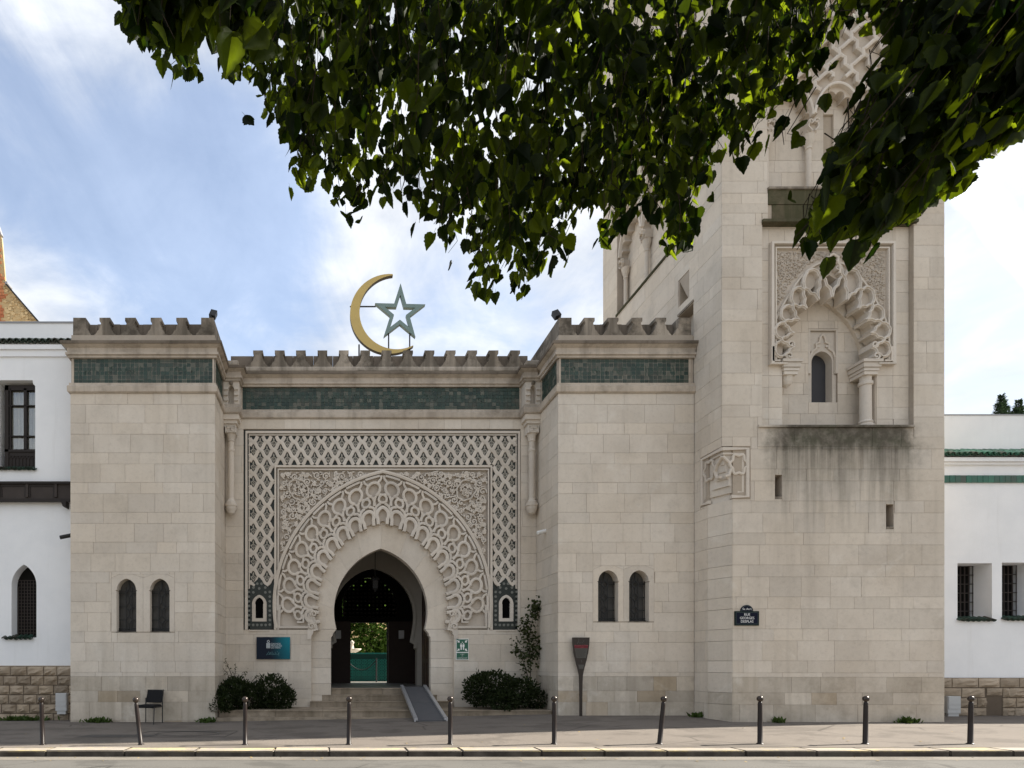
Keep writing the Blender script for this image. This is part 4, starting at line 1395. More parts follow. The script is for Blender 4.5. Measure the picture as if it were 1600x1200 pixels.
# facing
NOTCH = (X0 - 1, X0 + CHX, -1, ZSQ)
SQF = (X0 - 0.1, mu(1172.5), ZCH, ZSQ)
MOSS = (mu(1200), mu(1422), mz(345), 13.55)
SILL = (mu(1184), mu(1427), mz(698), mz(664))
CAPL = (mu(1190), mu(1432), mz(349.5), mz(344.5))
hol = [R1, R2, NOTCH, SQF, MOSS, SILL, CAPL] + [(s[0], s[1], s[2] - 0.06, s[3]) for s in SL]
zlow = mz(1058)
front_up = courses(X0, X1, zlow, 13.2, hol, 0.7, 1.2, seed=101)
front_hi = courses(X0, X1, 13.2, ZTOPM - 0.01, hol, 0.8, 1.3, seed=102)
front_lo = courses(X0, X1, -0.05, zlow, hol, 0.7, 1.1, seed=103)
SQW = (YM - 0.1, 16.98, ZCH, ZSQ)
whol = [(YM - 1, YM + CHY, -1, ZSQ), SQW, W2, WH[0], (17.5, 18.05, 11.7, 12.45)]
west_lo = courses(YM + 0.031, 17.6, -0.05, 10.6, whol, 0.5, 0.9, seed=104)
west_up = courses(YM + 0.031, YB, 10.6, 14.2, whol, 0.7, 1.2, seed=105)
west_hi = courses(YM + 0.031, YB, 14.2, ZTOPM - 0.01, whol, 0.8, 1.3, seed=106)
east_all = courses(YM + 0.031, YB, 6.0, ZTOPM - 0.01, (), 1.2, 1.8, seed=107)
field = [(R1[0], R1[1], R1[2], R1[3])]
rec = courses(R1[0] + 0.002, R1[1] - 0.002, R1[2], R1[3], [(mu(1207), mu(1403), R1[2] - 1, mz(374))], 0.5, 0.9, seed=108)
rec2 = courses(mu(1207), mu(1403), R1[2], mz(566), [(mu(1303 - 74.5), mu(1303 + 74.5), R1[2] - 1, mz(566))], 0.6, 0.9, seed=109)
RECM = lambda u, v, d: (u, YM + 0.14 - d, v)
TYM = lambda u, v, d: (u, YM + 0.56 - d, v)
tyc = 12.90
tyh = (tyc - 0.39, tyc + 0.37, 8.45, 10.36)
tym = courses(mu(1303 - 90), mu(1303 + 90), R1[2], mz(440), [tyh], 0.45, 0.8, seed=110)
lay(mina, [(FM, front_up, M['stone_stain'], 1.0), (FM, front_lo, M['stone_low'], 1.0), (FM, front_hi, M['stone'], 0.4), (WM, west_lo, M['stone'], 0.5),
           (WM, west_up, M['stone'], 0.5), (WM, west_hi, M['stone'], 0.12), (east(X1), east_all, M['stone'], 0.02), (RECM, rec, M['stone'], 1.0), (RECM, rec2, M['stone'], 1.0), (TYM, tym, M['stone'], 1.0)], 285)
# weathered sloping stones under the upper field, ledges and sill
ms = MB()
rr = random.Random(3)
for j, (za, zb_) in enumerate(((12.80, 13.17), (13.18, 13.54))):
    u = MOSS[0] + (0.10 if j == 0 else 0.0)
    e = MOSS[1] - (0.10 if j == 0 else 0.0)
    while u < e - 0.05:
        L = min(rr.uniform(0.7, 1.1), e - u)
        MB().mbox(FM, u + 0.004, u + L - 0.004, za, zb_, -0.3, rr.uniform(0.0, 0.004) + 0.012 * j).build('weathered_stone', M['mossy'], mina)
        u += L
MB().mbox(FM, MOSS[0] - 0.01, MOSS[1] + 0.01, 13.545, 13.60, -0.3, 0.05).build('ledge', M['parapet'], mina)
MB().mbox(FM, CAPL[0], CAPL[1], CAPL[2] + 0.01, CAPL[3], -0.3, 0.07).build('ledge', M['mossy'], mina)
sl = MB()
u = SILL[0]
k = 0
while u < SILL[1] - 0.05:
    L = min(rr.uniform(0.7, 1.1), SILL[1] - u)
    mb = MB()
    mb.mbox(FM, u + 0.003, u + L - 0.003, R1[2] - 0.05, R1[2], -0.5, 0.06)
    mb.plate([[(0, 0)] + [(0.001, 0.0), (0.001, 0.001)]], lambda a, b, d: (u + 0.1, YM + 0.1, R1[2] - 0.2), 0, 0)
    mb.mbox(FM, u + 0.003, u + L - 0.003, SILL[2], R1[2] - 0.055, -0.3, 0.006)
    mb.build('sill_stone', M['stone_stain'], mina)
    u += L
# plain ground of the niche field with the arched niche cut in
fieldp = MB()
NX, NH = 1303.0, 74.0
nl = arch_loop(NX, NH, 664, 556, 424, 14, up=-1)
fieldp.plate([[(1207, 566), (1207, 374), (1403, 374), (1403, 566), (NX + NH, 566)] + nl[1:-1] + [(NX - NH, 566)]], mm, -0.45, -0.15)
fieldp.build('niche_field', M['ground_relief'], mina)
sidew = MB()
sidew.mbox(mm, NX - NH - 1, NX - NH, 566, 664, -0.6, -0.17)
sidew.mbox(mm, NX + NH, NX + NH + 1, 566, 664, -0.6, -0.17)
sidew.build('niche_jamb', M['stone'], mina)
a2 = arch_loop(NX, 70, 664, 560, 452, 14, up=-1)
MB().plate([[(1205, 664), (1205, 400), (1401, 400), (1401, 664)] + a2], mm, -0.575, -0.46).build('inner_arch', M['stone'], mina)
core_t = MB()
core_t.mbox(FM, mu(1205), mu(1403), R1[2], R1[3], -1.2, -1.1)
core_t.plate([rect((mu(1200), mu(1406), R1[2], mz(430))), rect(tyh)], FM, -0.8, -0.58)
core_t.plate([rect((R1[0] - 0.05, R1[1] + 0.05, R1[2] - 0.05, R1[3] + 0.05)), [(mu(NX - 76), R1[2]), (mu(NX + 76), R1[2]), (mu(NX + 76), mz(422)), (mu(NX - 76), mz(422))]], FM, -0.3, -0.16)
core_t.build('niche_back', M['mortar'], mina)
# framing mouldings
fm_ = MB()
for pts, wd, d in (([(1209.5, 566), (1209.5, 377), (1400, 377), (1400, 566)], 5.0, -0.03), ([(1216, 566), (1216, 383.5), (1393.5, 383.5), (1393.5, 566)], 2.6, -0.07)):
    fm_.ribbon(pts, wd, mm, -0.16, d)
fm_.ribbon([(1206, 566.5), (1232, 566.5)], 2.4, mm, -0.16, -0.02)
fm_.ribbon([(1375, 566.5), (1403, 566.5)], 2.4, mm, -0.16, -0.02)
fm_.build('niche_frame', M['carved'], mina)


def nring(a, v):
    """angle in degrees from the left spring (0) over the top (180), v from inner (0) to outer (1)"""
    t = R(a)
    cx_, cy_ = NX, 532
    up_ = max(0, math.sin(t))
    r0 = 61 + 6 * up_ ** 3
    r1 = 92 + 30 * up_ ** 6
    r = r0 + (r1 - r0) * v
    return (cx_ - r * math.cos(t), cy_ - r * math.sin(t) * 1.04)


fieldr = MB()
def f_ok(x_, y_, r_):
    if not (1219 + r_ < x_ < 1391 - r_ and 386 + r_ < y_ < 480): return False
    t = math.atan2(532 - y_, NX - x_)
    q = nring(math.degrees(t), 1.12)
    return math.hypot(x_ - NX, y_ - 532) > math.hypot(q[0] - NX, q[1] - 532) + r_
arabesque(fieldr, f_ok, (1218, 386, 1392, 480), 6.2, mm, -0.155, -0.125, 1.1, 31)
fieldr.build('field_relief', M['ground_relief'], mina)
foil = [(-1.0, 0.0), (-0.93, 0.18), (-0.86, 0.26), (-0.70, 0.34), (-0.66, 0.50), (-0.56, 0.60), (-0.42, 0.66), (-0.36, 0.82), (-0.22, 0.93), (0, 1.0)]
foil = foil + [(-a, b) for a, b in reversed(foil[:-1])]
STEP_ = 216 / 11.0
rib = MB()
for k in range(-1, 12):
    c = -18 + STEP_ * (k + 0.5)
    pts = [(c + a * STEP_, b) for a, b in foil]
    pts = [p for p in pts if -19 <= p[0] <= 199]
    if len(pts) > 2:
        dd = -0.02 if k % 2 else -0.035
        rib.ribbon([nring(*p) for p in pts], 4.6, mm, -0.42, dd - 0.01, crown=0.012)
        rib.ribbon([nring(*p) for p in pts], 1.5, mm, dd - 0.02, dd + 0.018, crown=0.006)
rib.ribbon([nring(a, 1.0 + 0.02) for a in range(-18, 200, 3)], 2.5, mm, -0.16, -0.09)
for sg in (-1, 1):
    rib.ribbon(spiral(NX + sg * 66, 537, 5.5, 0.5, 1.2, sg), 2.4, mm, -0.42, -0.01, crown=0.01)
    rib.ribbon(spiral(NX + sg * 68, 555, 6.0, 2.0, 1.2, -sg), 2.6, mm, -0.42, -0.01, crown=0.01)
    rib.ribbon([(NX + sg * 93, 540), (NX + sg * 93, 562), (NX + sg * 82, 562)], 3.0, mm, -0.16, -0.03)
rib.ribbon([(NX - 10, 426), (NX - 12, 416), (NX - 7, 409), (NX - 8, 401), (NX, 396), (NX + 8, 401), (NX + 7, 409), (NX + 12, 416), (NX + 10, 426)], 3.4, mm, -0.16, -0.01, crown=0.012)
for sg in (-1, 1):
    rib.ribbon(spiral(NX + sg * 7.5, 417, 4.0, 0, 1.2, sg), 1.8, mm, -0.16, -0.01, crown=0.01)
rib.build('interlaced_arch', M['carved'], mina)
# ground behind the ribs outside the opening
# engaged columns of the niche
for sg in (-1, 1):
    cx_ = mu(NX + sg * 63) + (0.0)
    cy_ = YM + 0.26
    z0 = R1[2]
    cb = MB().lathe([(0.18, z0), (0.18, z0 + 0.10), (0.14, z0 + 0.13), (0.165, z0 + 0.17), (0.13, z0 + 0.22), (0.125, z0 + 1.10), (0.155, z0 + 1.12), (0.155, z0 + 1.19), (0.125, z0 + 1.21), (0.13, z0 + 1.33)], (cx_, cy_, 0), 18)
    if sg > 0: cb.build('niche_column', M['carved'], mina)
    kb_ = MB()
    for i, (h0, h1, e) in enumerate(((1.33, 1.42, 0.17), (1.42, 1.50, 0.19), (1.50, 1.62, 0.22), (1.62, 1.70, 0.25))):
        kb_.box(cx_ - e, cx_ + e, cy_ - e, cy_ + 0.29, z0 + h0, z0 + h1 - 0.008)
    if sg < 0: kb_.lathe([(0.02, z0 + 1.05), (0.10, z0 + 1.12), (0.13, z0 + 1.2), (0.15, z0 + 1.33)], (cx_, cy_, 0), 12)
    kb_.build('column_capital', M['carved'], mina)
# inner window with its frame
wl = MB()
op = arch_loop(tyc - 0.0, 0.27, 8.47, 9.50, 9.80, 10)
wl.plate([rect((tyh[0] + 0.0, tyh[1], tyh[2], 10.30)), op], FM, -0.86, -0.615)
wf = MB()
wo = wl.build('niche_window', M['carved'], mina)
wd_ = MB()
wd_.ribbon([(tyh[0] + 0.02, 9.2), (tyh[0] + 0.02, 10.33), (tyh[1] - 0.02, 10.33), (tyh[1] - 0.02, 9.2)], 0.06, FM, -0.63, -0.555)
tf = [(tyc - 0.33, 9.2), (tyc - 0.33, 9.62), (tyc - 0.27, 9.78), (tyc - 0.16, 9.86), (tyc - 0.17, 9.98), (tyc - 0.08, 10.02), (tyc - 0.06, 10.15), (tyc, 10.22)]
tf += [(2 * tyc - a, b) for a, b in reversed(tf[:-1])]
wd_.ribbon(tf, 0.05, FM, -0.62, -0.575)
for e in (-1, 1):
    wd_.plate([circle(tyc + e * 0.11, 9.92, 0.035, 8)], FM, -0.62, -0.58)
wd_.build('window_moulding', M['carved'], wo)
MB().mbox(FM, tyc - 0.4, tyc + 0.4, 8.3, 10.0, -0.98, -0.84).build('opening_shade_panel', flat('opening_shade_grey', (0.045, 0.045, 0.05), 0.7), wo)  # dark panel painted as the shade inside the open window


def arcade(mp, u0, u1, z0, seed, slit):
    """upper field: three scalloped arches under a trellis of interlacing bands, set back in the wall"""
    wd = u1 - u0
    bk_ = MB()
    bk_.mbox(mp, u0, u1, z0, 19.8, -0.8, -0.42)
    bk_.build('arcade_back', M['mortar'], mina)
    cs = [u0 + wd * (i + 0.5) / 3 for i in range(3)]
    hw = wd / 6 * 0.80
    zs = 15.35
    za = zs + max(hw * 1.35, 0.7)
    rects = courses(u0, u1, z0, za + 0.3, [(cs[1] - 0.13, cs[1] + 0.13, 14.55, 15.75)] if slit else [], 0.6, 0.9, seed=seed)
    mb = MB()
    for q in rects:
        mb.mbox(mp, q[0] + 0.003, q[1] - 0.003, q[2] + 0.003, q[3] - 0.003, -0.41, -0.36 + rng.uniform(-0.002, 0.002))
    mb.build('arcade_stones', M['stone'], mina, kind='stuff')
    pl_ = MB()
    loops = []
    for c in cs:
        n = 4
        lp = [(c + hw, zs - 0.25)]
        ra = arc2(hw, za - zs, n)
        for side in (0, 1):
            seq = ra if side == 0 else [(-x_, y_) for x_, y_ in reversed(ra)]
            for (xa, ya), (xb, yb) in zip(seq[:-1], seq[1:]):
                mx, my = (xa + xb) / 2, (ya + yb) / 2
                L = math.hypot(xb - xa, yb - ya)
                ox, oy = (yb - ya) / L, -(xb - xa) / L
                lp.append((c + xa, zs + ya))
                for f in (0.05, 0.2, 0.4, 0.6, 0.8, 0.95):
                    bul = 0.62 * L * math.sqrt(1 - (2 * f - 1) ** 2) if 0 < f < 1 else 0
                    lp.append((c + xa + (xb - xa) * f + ox * bul, zs + ya + (yb - ya) * f + oy * bul))
        lp.append((c - hw, zs)); lp.append((c - hw, zs - 0.25))
        loops.append(lp)
    out_ = [(u0, zs - 0.25)]
    for c, lp in zip(cs, loops):
        out_ += [(c - hw, zs - 0.25)] + list(reversed(lp))[1:-1] + [(c + hw, zs - 0.25)]
    out_ += [(u1, zs - 0.25), (u1, 19.8), (u0, 19.8)]
    pl_.plate([out_], mp, -0.36, -0.12)
    pl_.build('scalloped_arches', M['ground_relief'], mina)
    for i in range(4):
        c = u0 + wd * i / 3
        c = min(max(c, u0 + 0.12), u1 - 0.12)
        cl = MB()
        o_ = mp(c, 0, -0.24)
        cl.lathe([(0.085, z0 + 0.02), (0.085, z0 + 0.1), (0.065, z0 + 0.12), (0.065, zs - 0.62), (0.085, zs - 0.6), (0.07, zs - 0.55), (0.12, zs - 0.40), (0.15, zs - 0.25)], (o_[0], o_[1], 0), 12)
        cl.build('arcade_column', M['carved'], mina)
        kb2 = MB()
        for e in (-1, 1):
            kb2.ribbon(spiral(c + e * 0.07, zs - 0.02, 0.07, 0, 1.1, e), 0.03, mp, -0.12, -0.04, crown=0.01)
            kb2.ribbon([(c + e * 0.04, zs - 0.25), (c + e * 0.13, zs - 0.14), (c + e * 0.08, zs)], 0.03, mp, -0.12, -0.05)
        kb2.build('scroll_capital', M['carved'], mina)
    tr = MB()
    P_ = wd / 6
    H_ = P_ * 1.35
    for fam in (1, -1):
        for k in range(-14, 20):
            run = []
            for i in range(-120, 200):
                s_ = i / 6.0
                u = cs[1] + fam * s_ * P_ / 2 - fam * (k + 0.5) * P_ / 2 + 0.10 * P_ * math.sin(2 * PI * s_)
                v = za + 0.55 + (s_ + k + 0.5) * H_ / 2 + 0.05 * P_ * math.sin(4 * PI * s_)
                ok = u0 + 0.05 < u < u1 - 0.05 and zs < v < 19.7
                if ok:
                    for c in cs:
                        if abs(u - c) < hw * 1.25 and v < zs + (za - zs) * 1.45 * math.sqrt(max(0, 1 - (abs(u - c) / (hw * 1.3)) ** 2)):
                            ok = False
                if ok:
                    run.append((u, v))
                else:
                    if len(run) > 3: tr.ribbon(run, 0.085, mp, -0.13, 0.0 - 0.012 * (fam < 0), crown=0.015)
                    run = []
            if len(run) > 3: tr.ribbon(run, 0.085, mp, -0.13, 0.0 - 0.012 * (fam < 0), crown=0.015)
    for c in cs:
        tr.ribbon([(c + hw * 1.22 * math.cos(R(a)), zs + (za - zs) * 1.32 * math.sin(R(a))) for a in range(8, 176, 6)], 0.06, mp, -0.13, -0.03, crown=0.012)
    tr.build('trellis_relief', M['carved'], mina)
    if slit:
        MB().mbox(mp, cs[1] - 0.2, cs[1] + 0.2, 14.4, 15.9, -0.85, -0.80).build('slit_window', flat('slit_shade_tone', (0.06, 0.055, 0.05), 0.8), mina)  # dark panel gives the open slit its shade by colour


arcade(FM, R2[0], R2[1], R2[2], 201, True)
arcade(WM, W2[0], W2[1], W2[2], 202, False)
MB().mbox(WM, W2[0] - 0.05, W2[1] + 0.05, 13.52, 13.6, -0.3, 0.03).build('ledge', M['mossy'], mina)
# chamfered lower corner, and the carved corner piece where it runs out into a square edge
ch = MB()
lv = course_levels(-0.05, ZCH)
for za, zb_ in zip(lv[:-1], lv[1:]):
    p = [(X0 + CHX, YM), (X0, YM + CHY)]
    MB().add([(p[0][0], p[0][1], za + 0.004), (p[1][0], p[1][1], za + 0.004), (p[1][0], p[1][1], zb_ - 0.004), (p[0][0], p[0][1], zb_ - 0.004),
              (X0 + CHX + 0.03, YM + CHY + 0.03, za + 0.004), (X0 + CHX + 0.03, YM + CHY + 0.03, zb_ - 0.004)],
             [(0, 1, 2, 3), (0, 1, 4), (3, 2, 5), (0, 3, 5, 4), (1, 2, 5, 4)]).build('chamfer_stone', M['stone_low'] if zb_ < 1.4 else M['stone'], mina)
sq = MB()
NL = 6
for i in range(NL):
    f0 = i / NL
    za, zb_ = ZCH + (ZSQ - ZCH) * f0 * 0.80, ZCH + (ZSQ - ZCH) * (i + 1) / NL * 0.80
    if i == NL - 1: zb_ = ZSQ
    f = (1 - f0) ** 1.4
    cxx, cyy = CHX * f, CHY * f
    e_ = 0.055
    poly = [(X0 + cxx + e_, YM + e_), (X0 + e_, YM + cyy + e_), (X0 + e_, YM + CHY + 0.35), (X0 + CHX + 0.4, YM + CHY + 0.35), (X0 + CHX + 0.4, YM + e_)]
    if f < 0.02: poly = [(X0 + e_, YM + e_)] + poly[2:]
    sq.plate([poly], lambda u, v, d: (u, v, d), za, zb_, back=True)
sq.build('corner_squinch', M['carved'], mina)
sp = MB()
for mp, a, b in ((FM, X0 + 0.004, mu(1172)), (WM, YM + 0.004, 16.97)):
    m_ = 0.065
    sp.mbox(mp, a + (0.0), b, ZCH + 0.0, ZSQ, -0.28, -0.055) if False else None
    h0 = CHX if mp is FM else CHY
    MB().mbox(mp, a + h0 + 0.03, b, ZCH, ZSQ - 0.01, -0.28, -0.05).build('squinch_panel', M['carved'], mina)
    sp.ribbon([(a, ZSQ - m_), (b - m_, ZSQ - m_), (b - m_, ZCH + m_), (a + h0 * 0.9, ZCH + m_)], 0.085, mp, -0.06, 0.02)
    i0 = b - a
    sp.ribbon([(a + 0.03, ZSQ - 0.18), (b - 0.17, ZSQ - 0.18), (b - 0.17, ZCH + 0.19), (a + h0 + 0.14, ZCH + 0.19)], 0.05, mp, -0.055, -0.015)
    cxr, czr = a + i0 * 0.60, ZCH + 0.88
    sp.ribbon([(cxr + (0.20 + 0.028 * math.cos(6 * t)) * math.cos(t) * (1.0 if mp is FM else 1.1), czr + (0.24 + 0.03 * math.cos(6 * t)) * math.sin(t)) for t in [2 * PI * q / 40 for q in range(40)]], 0.06, mp, -0.055, 0.005, closed=True, crown=0.01)
    sp.ribbon([(a + 0.02, czr + 0.2), (a + i0 * 0.25, czr + 0.05), (a + i0 * 0.34, czr - 0.1), (a + i0 * 0.25, czr - 0.28), (a + 0.08, czr - 0.3)], 0.06, mp, -0.055, 0.01, crown=0.01)
sp.build('squinch_relief', M['carved'], mina)
# hood over the low lancet on the tower's west face
MB().mbox(WM, 17.28, 18.04, 11.435, 11.50, -0.3, 0.03).build('lancet_hood', M['parapet'], mina)

# ------------------------------------------------------------------ crescent and star on the portal roof
YC = 20.0
cmp_ = lambda u, v, d: pmap(YC)(u, v - 3.5, d)
cs_ = thing('crescent_emblem', 'big gilded crescent standing on the roof above the portal parapet', 'crescent', (wx(598, YC), YC, 10.35))
def circ3(p, q, r):
    ax, ay = p; bx, by = q; cx_, cy_ = r
    d = 2 * (ax * (by - cy_) + bx * (cy_ - ay) + cx_ * (ay - by))
    ux = ((ax * ax + ay * ay) * (by - cy_) + (bx * bx + by * by) * (cy_ - ay) + (cx_ * cx_ + cy_ * cy_) * (ay - by)) / d
    uy = ((ax * ax + ay * ay) * (cx_ - bx) + (bx * bx + by * by) * (ax - cx_) + (cx_ * cx_ + cy_ * cy_) * (bx - ax)) / d
    return ux, uy, math.hypot(ax - ux, ay - uy)
def arc_through(p, q, r, n):
    ux, uy, rad = circ3(p, q, r)
    a0, am, a1 = (math.atan2(t[1] - uy, t[0] - ux) for t in (p, q, r))
    while am > a0: am -= 2 * PI
    while a1 > am: a1 -= 2 * PI
    return [(ux + rad * math.cos(a0 + (a1 - a0) * i / n), uy + rad * math.sin(a0 + (a1 - a0) * i / n)) for i in range(n + 1)]
tipa, tipb = (613.5, 431.5), (646, 544)
oa = arc_through(tipa, (547, 492), tipb, 40)
ia_ = arc_through((614, 433.5), (561.8, 490), (645.5, 543), 40)
cres = MB().plate([oa + list(reversed(ia_))], cmp_, -0.16, 0.0, back=True)
me = cres.mesh('crescent_plate')
me.materials.append(M['gold']); me.materials.append(M['gold_edge'])
for p in me.polygons:
    if abs(p.normal.y) < 0.5: p.material_index = 1
link('crescent_plate', me, cs_)
for x_, ya, yb in ((561.5, 537, 575), (598, 557, 575), (636, 550, 575)):
    MB().tube([cmp_(x_, ya, -0.2), cmp_(x_, yb + 20, -0.2)], 0.025, 6).build('support_rod', M['iron'], cs_)
MB().tube([cmp_(547, 477, -0.2), cmp_(588, 477, -0.2)], 0.022, 6).build('cross_rod', M['iron'], cs_)
stt = thing('star_emblem', 'open five pointed grey-green star standing beside the gilded crescent', 'star', (wx(625, YC), YC, 10.35))
V5 = [(625.8, 446.5), (664.5, 479.5), (649, 530.5), (599.5, 529.5), (586, 477.5)]
scx, scy = sum(p[0] for p in V5) / 5, sum(p[1] for p in V5) / 5
def star(f):
    outp = [(scx + (x_ - scx) * f, scy + (y_ - scy) * f) for x_, y_ in V5]
    inn = []
    for i in range(5):
        p1, p2 = outp[i], outp[(i + 2) % 5]
        p3, p4 = outp[(i + 1) % 5], outp[(i - 1) % 5]
        den = (p1[0] - p2[0]) * (p3[1] - p4[1]) - (p1[1] - p2[1]) * (p3[0] - p4[0])
        a_ = p1[0] * p2[1] - p1[1] * p2[0]; b_ = p3[0] * p4[1] - p3[1] * p4[0]
        inn.append(((a_ * (p3[0] - p4[0]) - (p1[0] - p2[0]) * b_) / den, (a_ * (p3[1] - p4[1]) - (p1[1] - p2[1]) * b_) / den))
    res = []
    for i in range(5):
        res += [outp[i], inn[i]]
    return res
MB().plate([star(1.0), star(0.61)], cmp_, -0.13, 0.02, back=True).build('star_frame', M['star'], stt)
for x_ in (607.5, 640.5):
    MB().tube([cmp_(x_, 520, -0.06), cmp_(x_, 590, -0.06)], 0.022, 6).build('support_rod', M['iron'], stt)

# ------------------------------------------------------------------ white wings
def half_tile(m, nm, r=0.085, L=0.34, t=0.018):
    mb = MB()
    n = 8
    vs_ = []
    for y_ in (0.0, L):
        for rr_ in (r, r - t):
            vs_ += [(rr_ * math.cos(PI * i / n), y_, rr_ * math.sin(PI * i / n)) for i in range(n + 1)]
    q = n + 1
    fs_ = []
    for i in range(n):
        fs_ += [(i, i + 1, q + i + 1, q + i), (2 * q + i, 2 * q + i + 1, 3 * q + i + 1, 3 * q + i), (i, i + 1, 2 * q + i + 1, 2 * q + i), (q + i, q + i + 1, 3 * q + i + 1, 3 * q + i)]
    mb.add(vs_, fs_)
    me = mb.mesh(nm); me.materials.append(m)
    return me


ht = half_tile(M['roof_tile'], 'roof_tile')
def tile_row(parent, x0, x1, y, z, pitch, m, tilt=0.45, scale=1.0, individual=True, name='roof_tile', cup=True):
    src = ht if m is M['roof_tile'] else half_tile(m, name)
    mb = MB()
    n = int((x1 - x0) / pitch)
    for i in range(n):
        for inv in ((0, 1) if cup else (0,)):
            x_ = x0 + (i + 0.5 + 0.5 * inv) * pitch
            mw = Matrix.Translation((x_ + rng.uniform(-.006, .006), y + rng.uniform(-0.012, 0.012), z - (0.0 if not inv else -0.03) + rng.uniform(-0.006, 0.006))) @ Matrix.Rotation(tilt, 4, 'X') @ Matrix.Rotation(PI if inv else 0, 4, 'Y') @ Matrix.Scale(scale, 4)
            if individual and not inv:
                link(name, src, parent, mw)
            else:
                mb.add([mw @ v.co for v in src.vertices], [tuple(p.vertices) for p in src.polygons])
    if mb.v:
        mb.build('roof_tiles' if individual else name + 's', m, parent, kind='stuff')


def rock_wall(parent, x0, x1, Y, z0, z1, rows, wmin, wmax, seed, holes=()):
    rr_ = random.Random(seed)
    MB().box(x0, x1, Y + 0.02, Y + 0.3, z0 - 0.3, z1).build('plinth_core', M['rock_mortar'], parent)
    h = (z1 - z0) / rows
    for j in range(rows):
        x_ = x0 - rr_.uniform(0, 0.4)
        while x_ < x1:
            L = rr_.uniform(wmin, wmax)
            for a, b, c, d in [r for r in [(max(x_, x0), min(x_ + L, x1), z0 + j * h, z0 + (j + 1) * h)] if r[1] - r[0] > 0.08]:
                rs = [(a, b, c, d)]
                for hh in holes: rs = [q for r in rs for q in subtract(r, hh)]
                for a, b, c, d in rs:
                    if b - a < 0.07 or d - c < 0.07: continue
                    n = 4; m = 4
                    mb = MB()
                    g_ = 0.012
                    vs_ = []
                    for jj in range(m + 1):
                        for ii in range(n + 1):
                            e = (0.0 if ii in (0, n) or jj in (0, m) else rr_.uniform(0.03, 0.085))
                            vs_.append((a + g_ + (b - a - 2 * g_) * ii / n + (rr_.uniform(-0.02, 0.02) if 0 < ii < n else rr_.uniform(-0.004, 0.004)), Y - e, c + g_ + (d - c - 2 * g_) * jj / m + (rr_.uniform(-0.015, 0.015) if 0 < jj < m else rr_.uniform(-0.004, 0.004))))
                    fs_ = []
                    for jj in range(m):
                        for ii in range(n):
                            k = jj * (n + 1) + ii
                            fs_ += [(k, k + 1, k + n + 2), (k, k + n + 2, k + n + 1)]
                    mb.add(vs_, fs_)
                    mb.box(a + g_, b - g_, Y + 0.001, Y + 0.05, c + g_, d - g_)
                    mb.build('stone', M['rock'], parent)
            x_ += L


lw = thing('white_wing', 'white rendered wing at the far left with dark wooden balcony and rusticated stone plinth', 'building', (-10, YW, 0.1), 'white wings of the mosque')
WX0, WX1 = -17.0, -6.89
W = front(YW)
pw = pmap(YW)
zt = lambda py: wz(py, YW)
def rp_(a, b, c, d): return [(wx(a, YW), zt(d)), (wx(b, YW), zt(d)), (wx(b, YW), zt(c)), (wx(a, YW), zt(c))]
upw = [(wx(x_, YW), zt(y_)) for x_, y_ in ((-6, 734), (-6, 594), (51, 594), (52, 600), (55, 603), (55, 734))]
arw = [(x_, y_) for x_, y_ in arch_loop(wx(37.5, YW), (wx(57, YW) - wx(18, YW)) / 2, zt(996), zt(915), zt(882), 10)]
wm = MB()
wm.plate([[(WX0, zt(1041)), (WX1, zt(1041)), (WX1, zt(529)), (WX0, zt(529))], upw, arw], W, -0.55, 0.0)
wm.box(WX0, WX1, YW + 0.9, YW + 9, -0.2, zt(530))
wm.build('wall', M['plaster'], lw)
MB().box(WX0, WX1, YW + 0.25, YW + 0.6, zt(529), wz(505, YW + 0.25)).build('parapet', M['plaster'], lw)
MB().box(WX0, WX1, YW + 0.22, YW + 0.62, wz(505, YW + 0.25), wz(503.5, YW + 0.25) + 0.01).build('coping', M['zinc'], lw)
mo = MB().mbox(W, WX0, WX1, zt(548), zt(541), 0.0, 0.10); mo.mbox(W, WX0, WX1, zt(558), zt(548.2), 0.0, 0.05)
mo.build('moulding', M['plaster'], lw)
tile_row(lw, wx(-25, YW), WX1 - 0.02, YW - 0.14, zt(537), 0.178, M['roof_tile'], 0.42, 1.0)
# upper window: dark casement with a carved panel below
up_w = MB()
for a, b, c, d in ((3, 9, 598, 733), (55, 58, 598, 733), (3, 58, 598, 606), (3, 58, 699, 703), (33, 37.5, 603, 700), (9, 55, 629.5, 631), (9, 55, 677.5, 679), (3, 58, 730, 733), (11, 12.5, 603, 700)):
    up_w.mbox(pw, a, b, c, d, -0.25, -0.15)
uo = up_w.build('window', M['wood'], lw)
MB().mbox(pw, 3, 58, 598, 702, -0.235, -0.23).build('pane', M['clear'], uo)
cu_ = MB()
for k in range(14):
    x_ = 12 + k * 3.0
    cu_.mbox(pw, x_, x_ + 2.2, 604, 700, -0.40, -0.35 + 0.02 * (k % 2))
cu_.mbox(pw, 0, 60, 596, 705, -0.45, -0.40)
cu_.build('reflection_curtain', M['reflection_curtain'], uo)
pn = MB().mbox(pw, 3, 58, 703, 729, -0.25, -0.18)
for k in range(9):
    pn.ribbon(circle(8 + k * 5.5, 711, 2.2, 8), 1.0, pw, -0.18, -0.16, closed=True)
    pn.ribbon([(8 + k * 5.5, 714), (8 + k * 5.5, 727)], 1.0, pw, -0.18, -0.16)
pn.build('carved_panel', M['wood'], uo)
tile_row(lw, wx(-6, YW), wx(57, YW), YW - 0.09, zt(734.5), 0.135, M['roof_tile'], 0.35, 0.72, False, 'sill_tile')
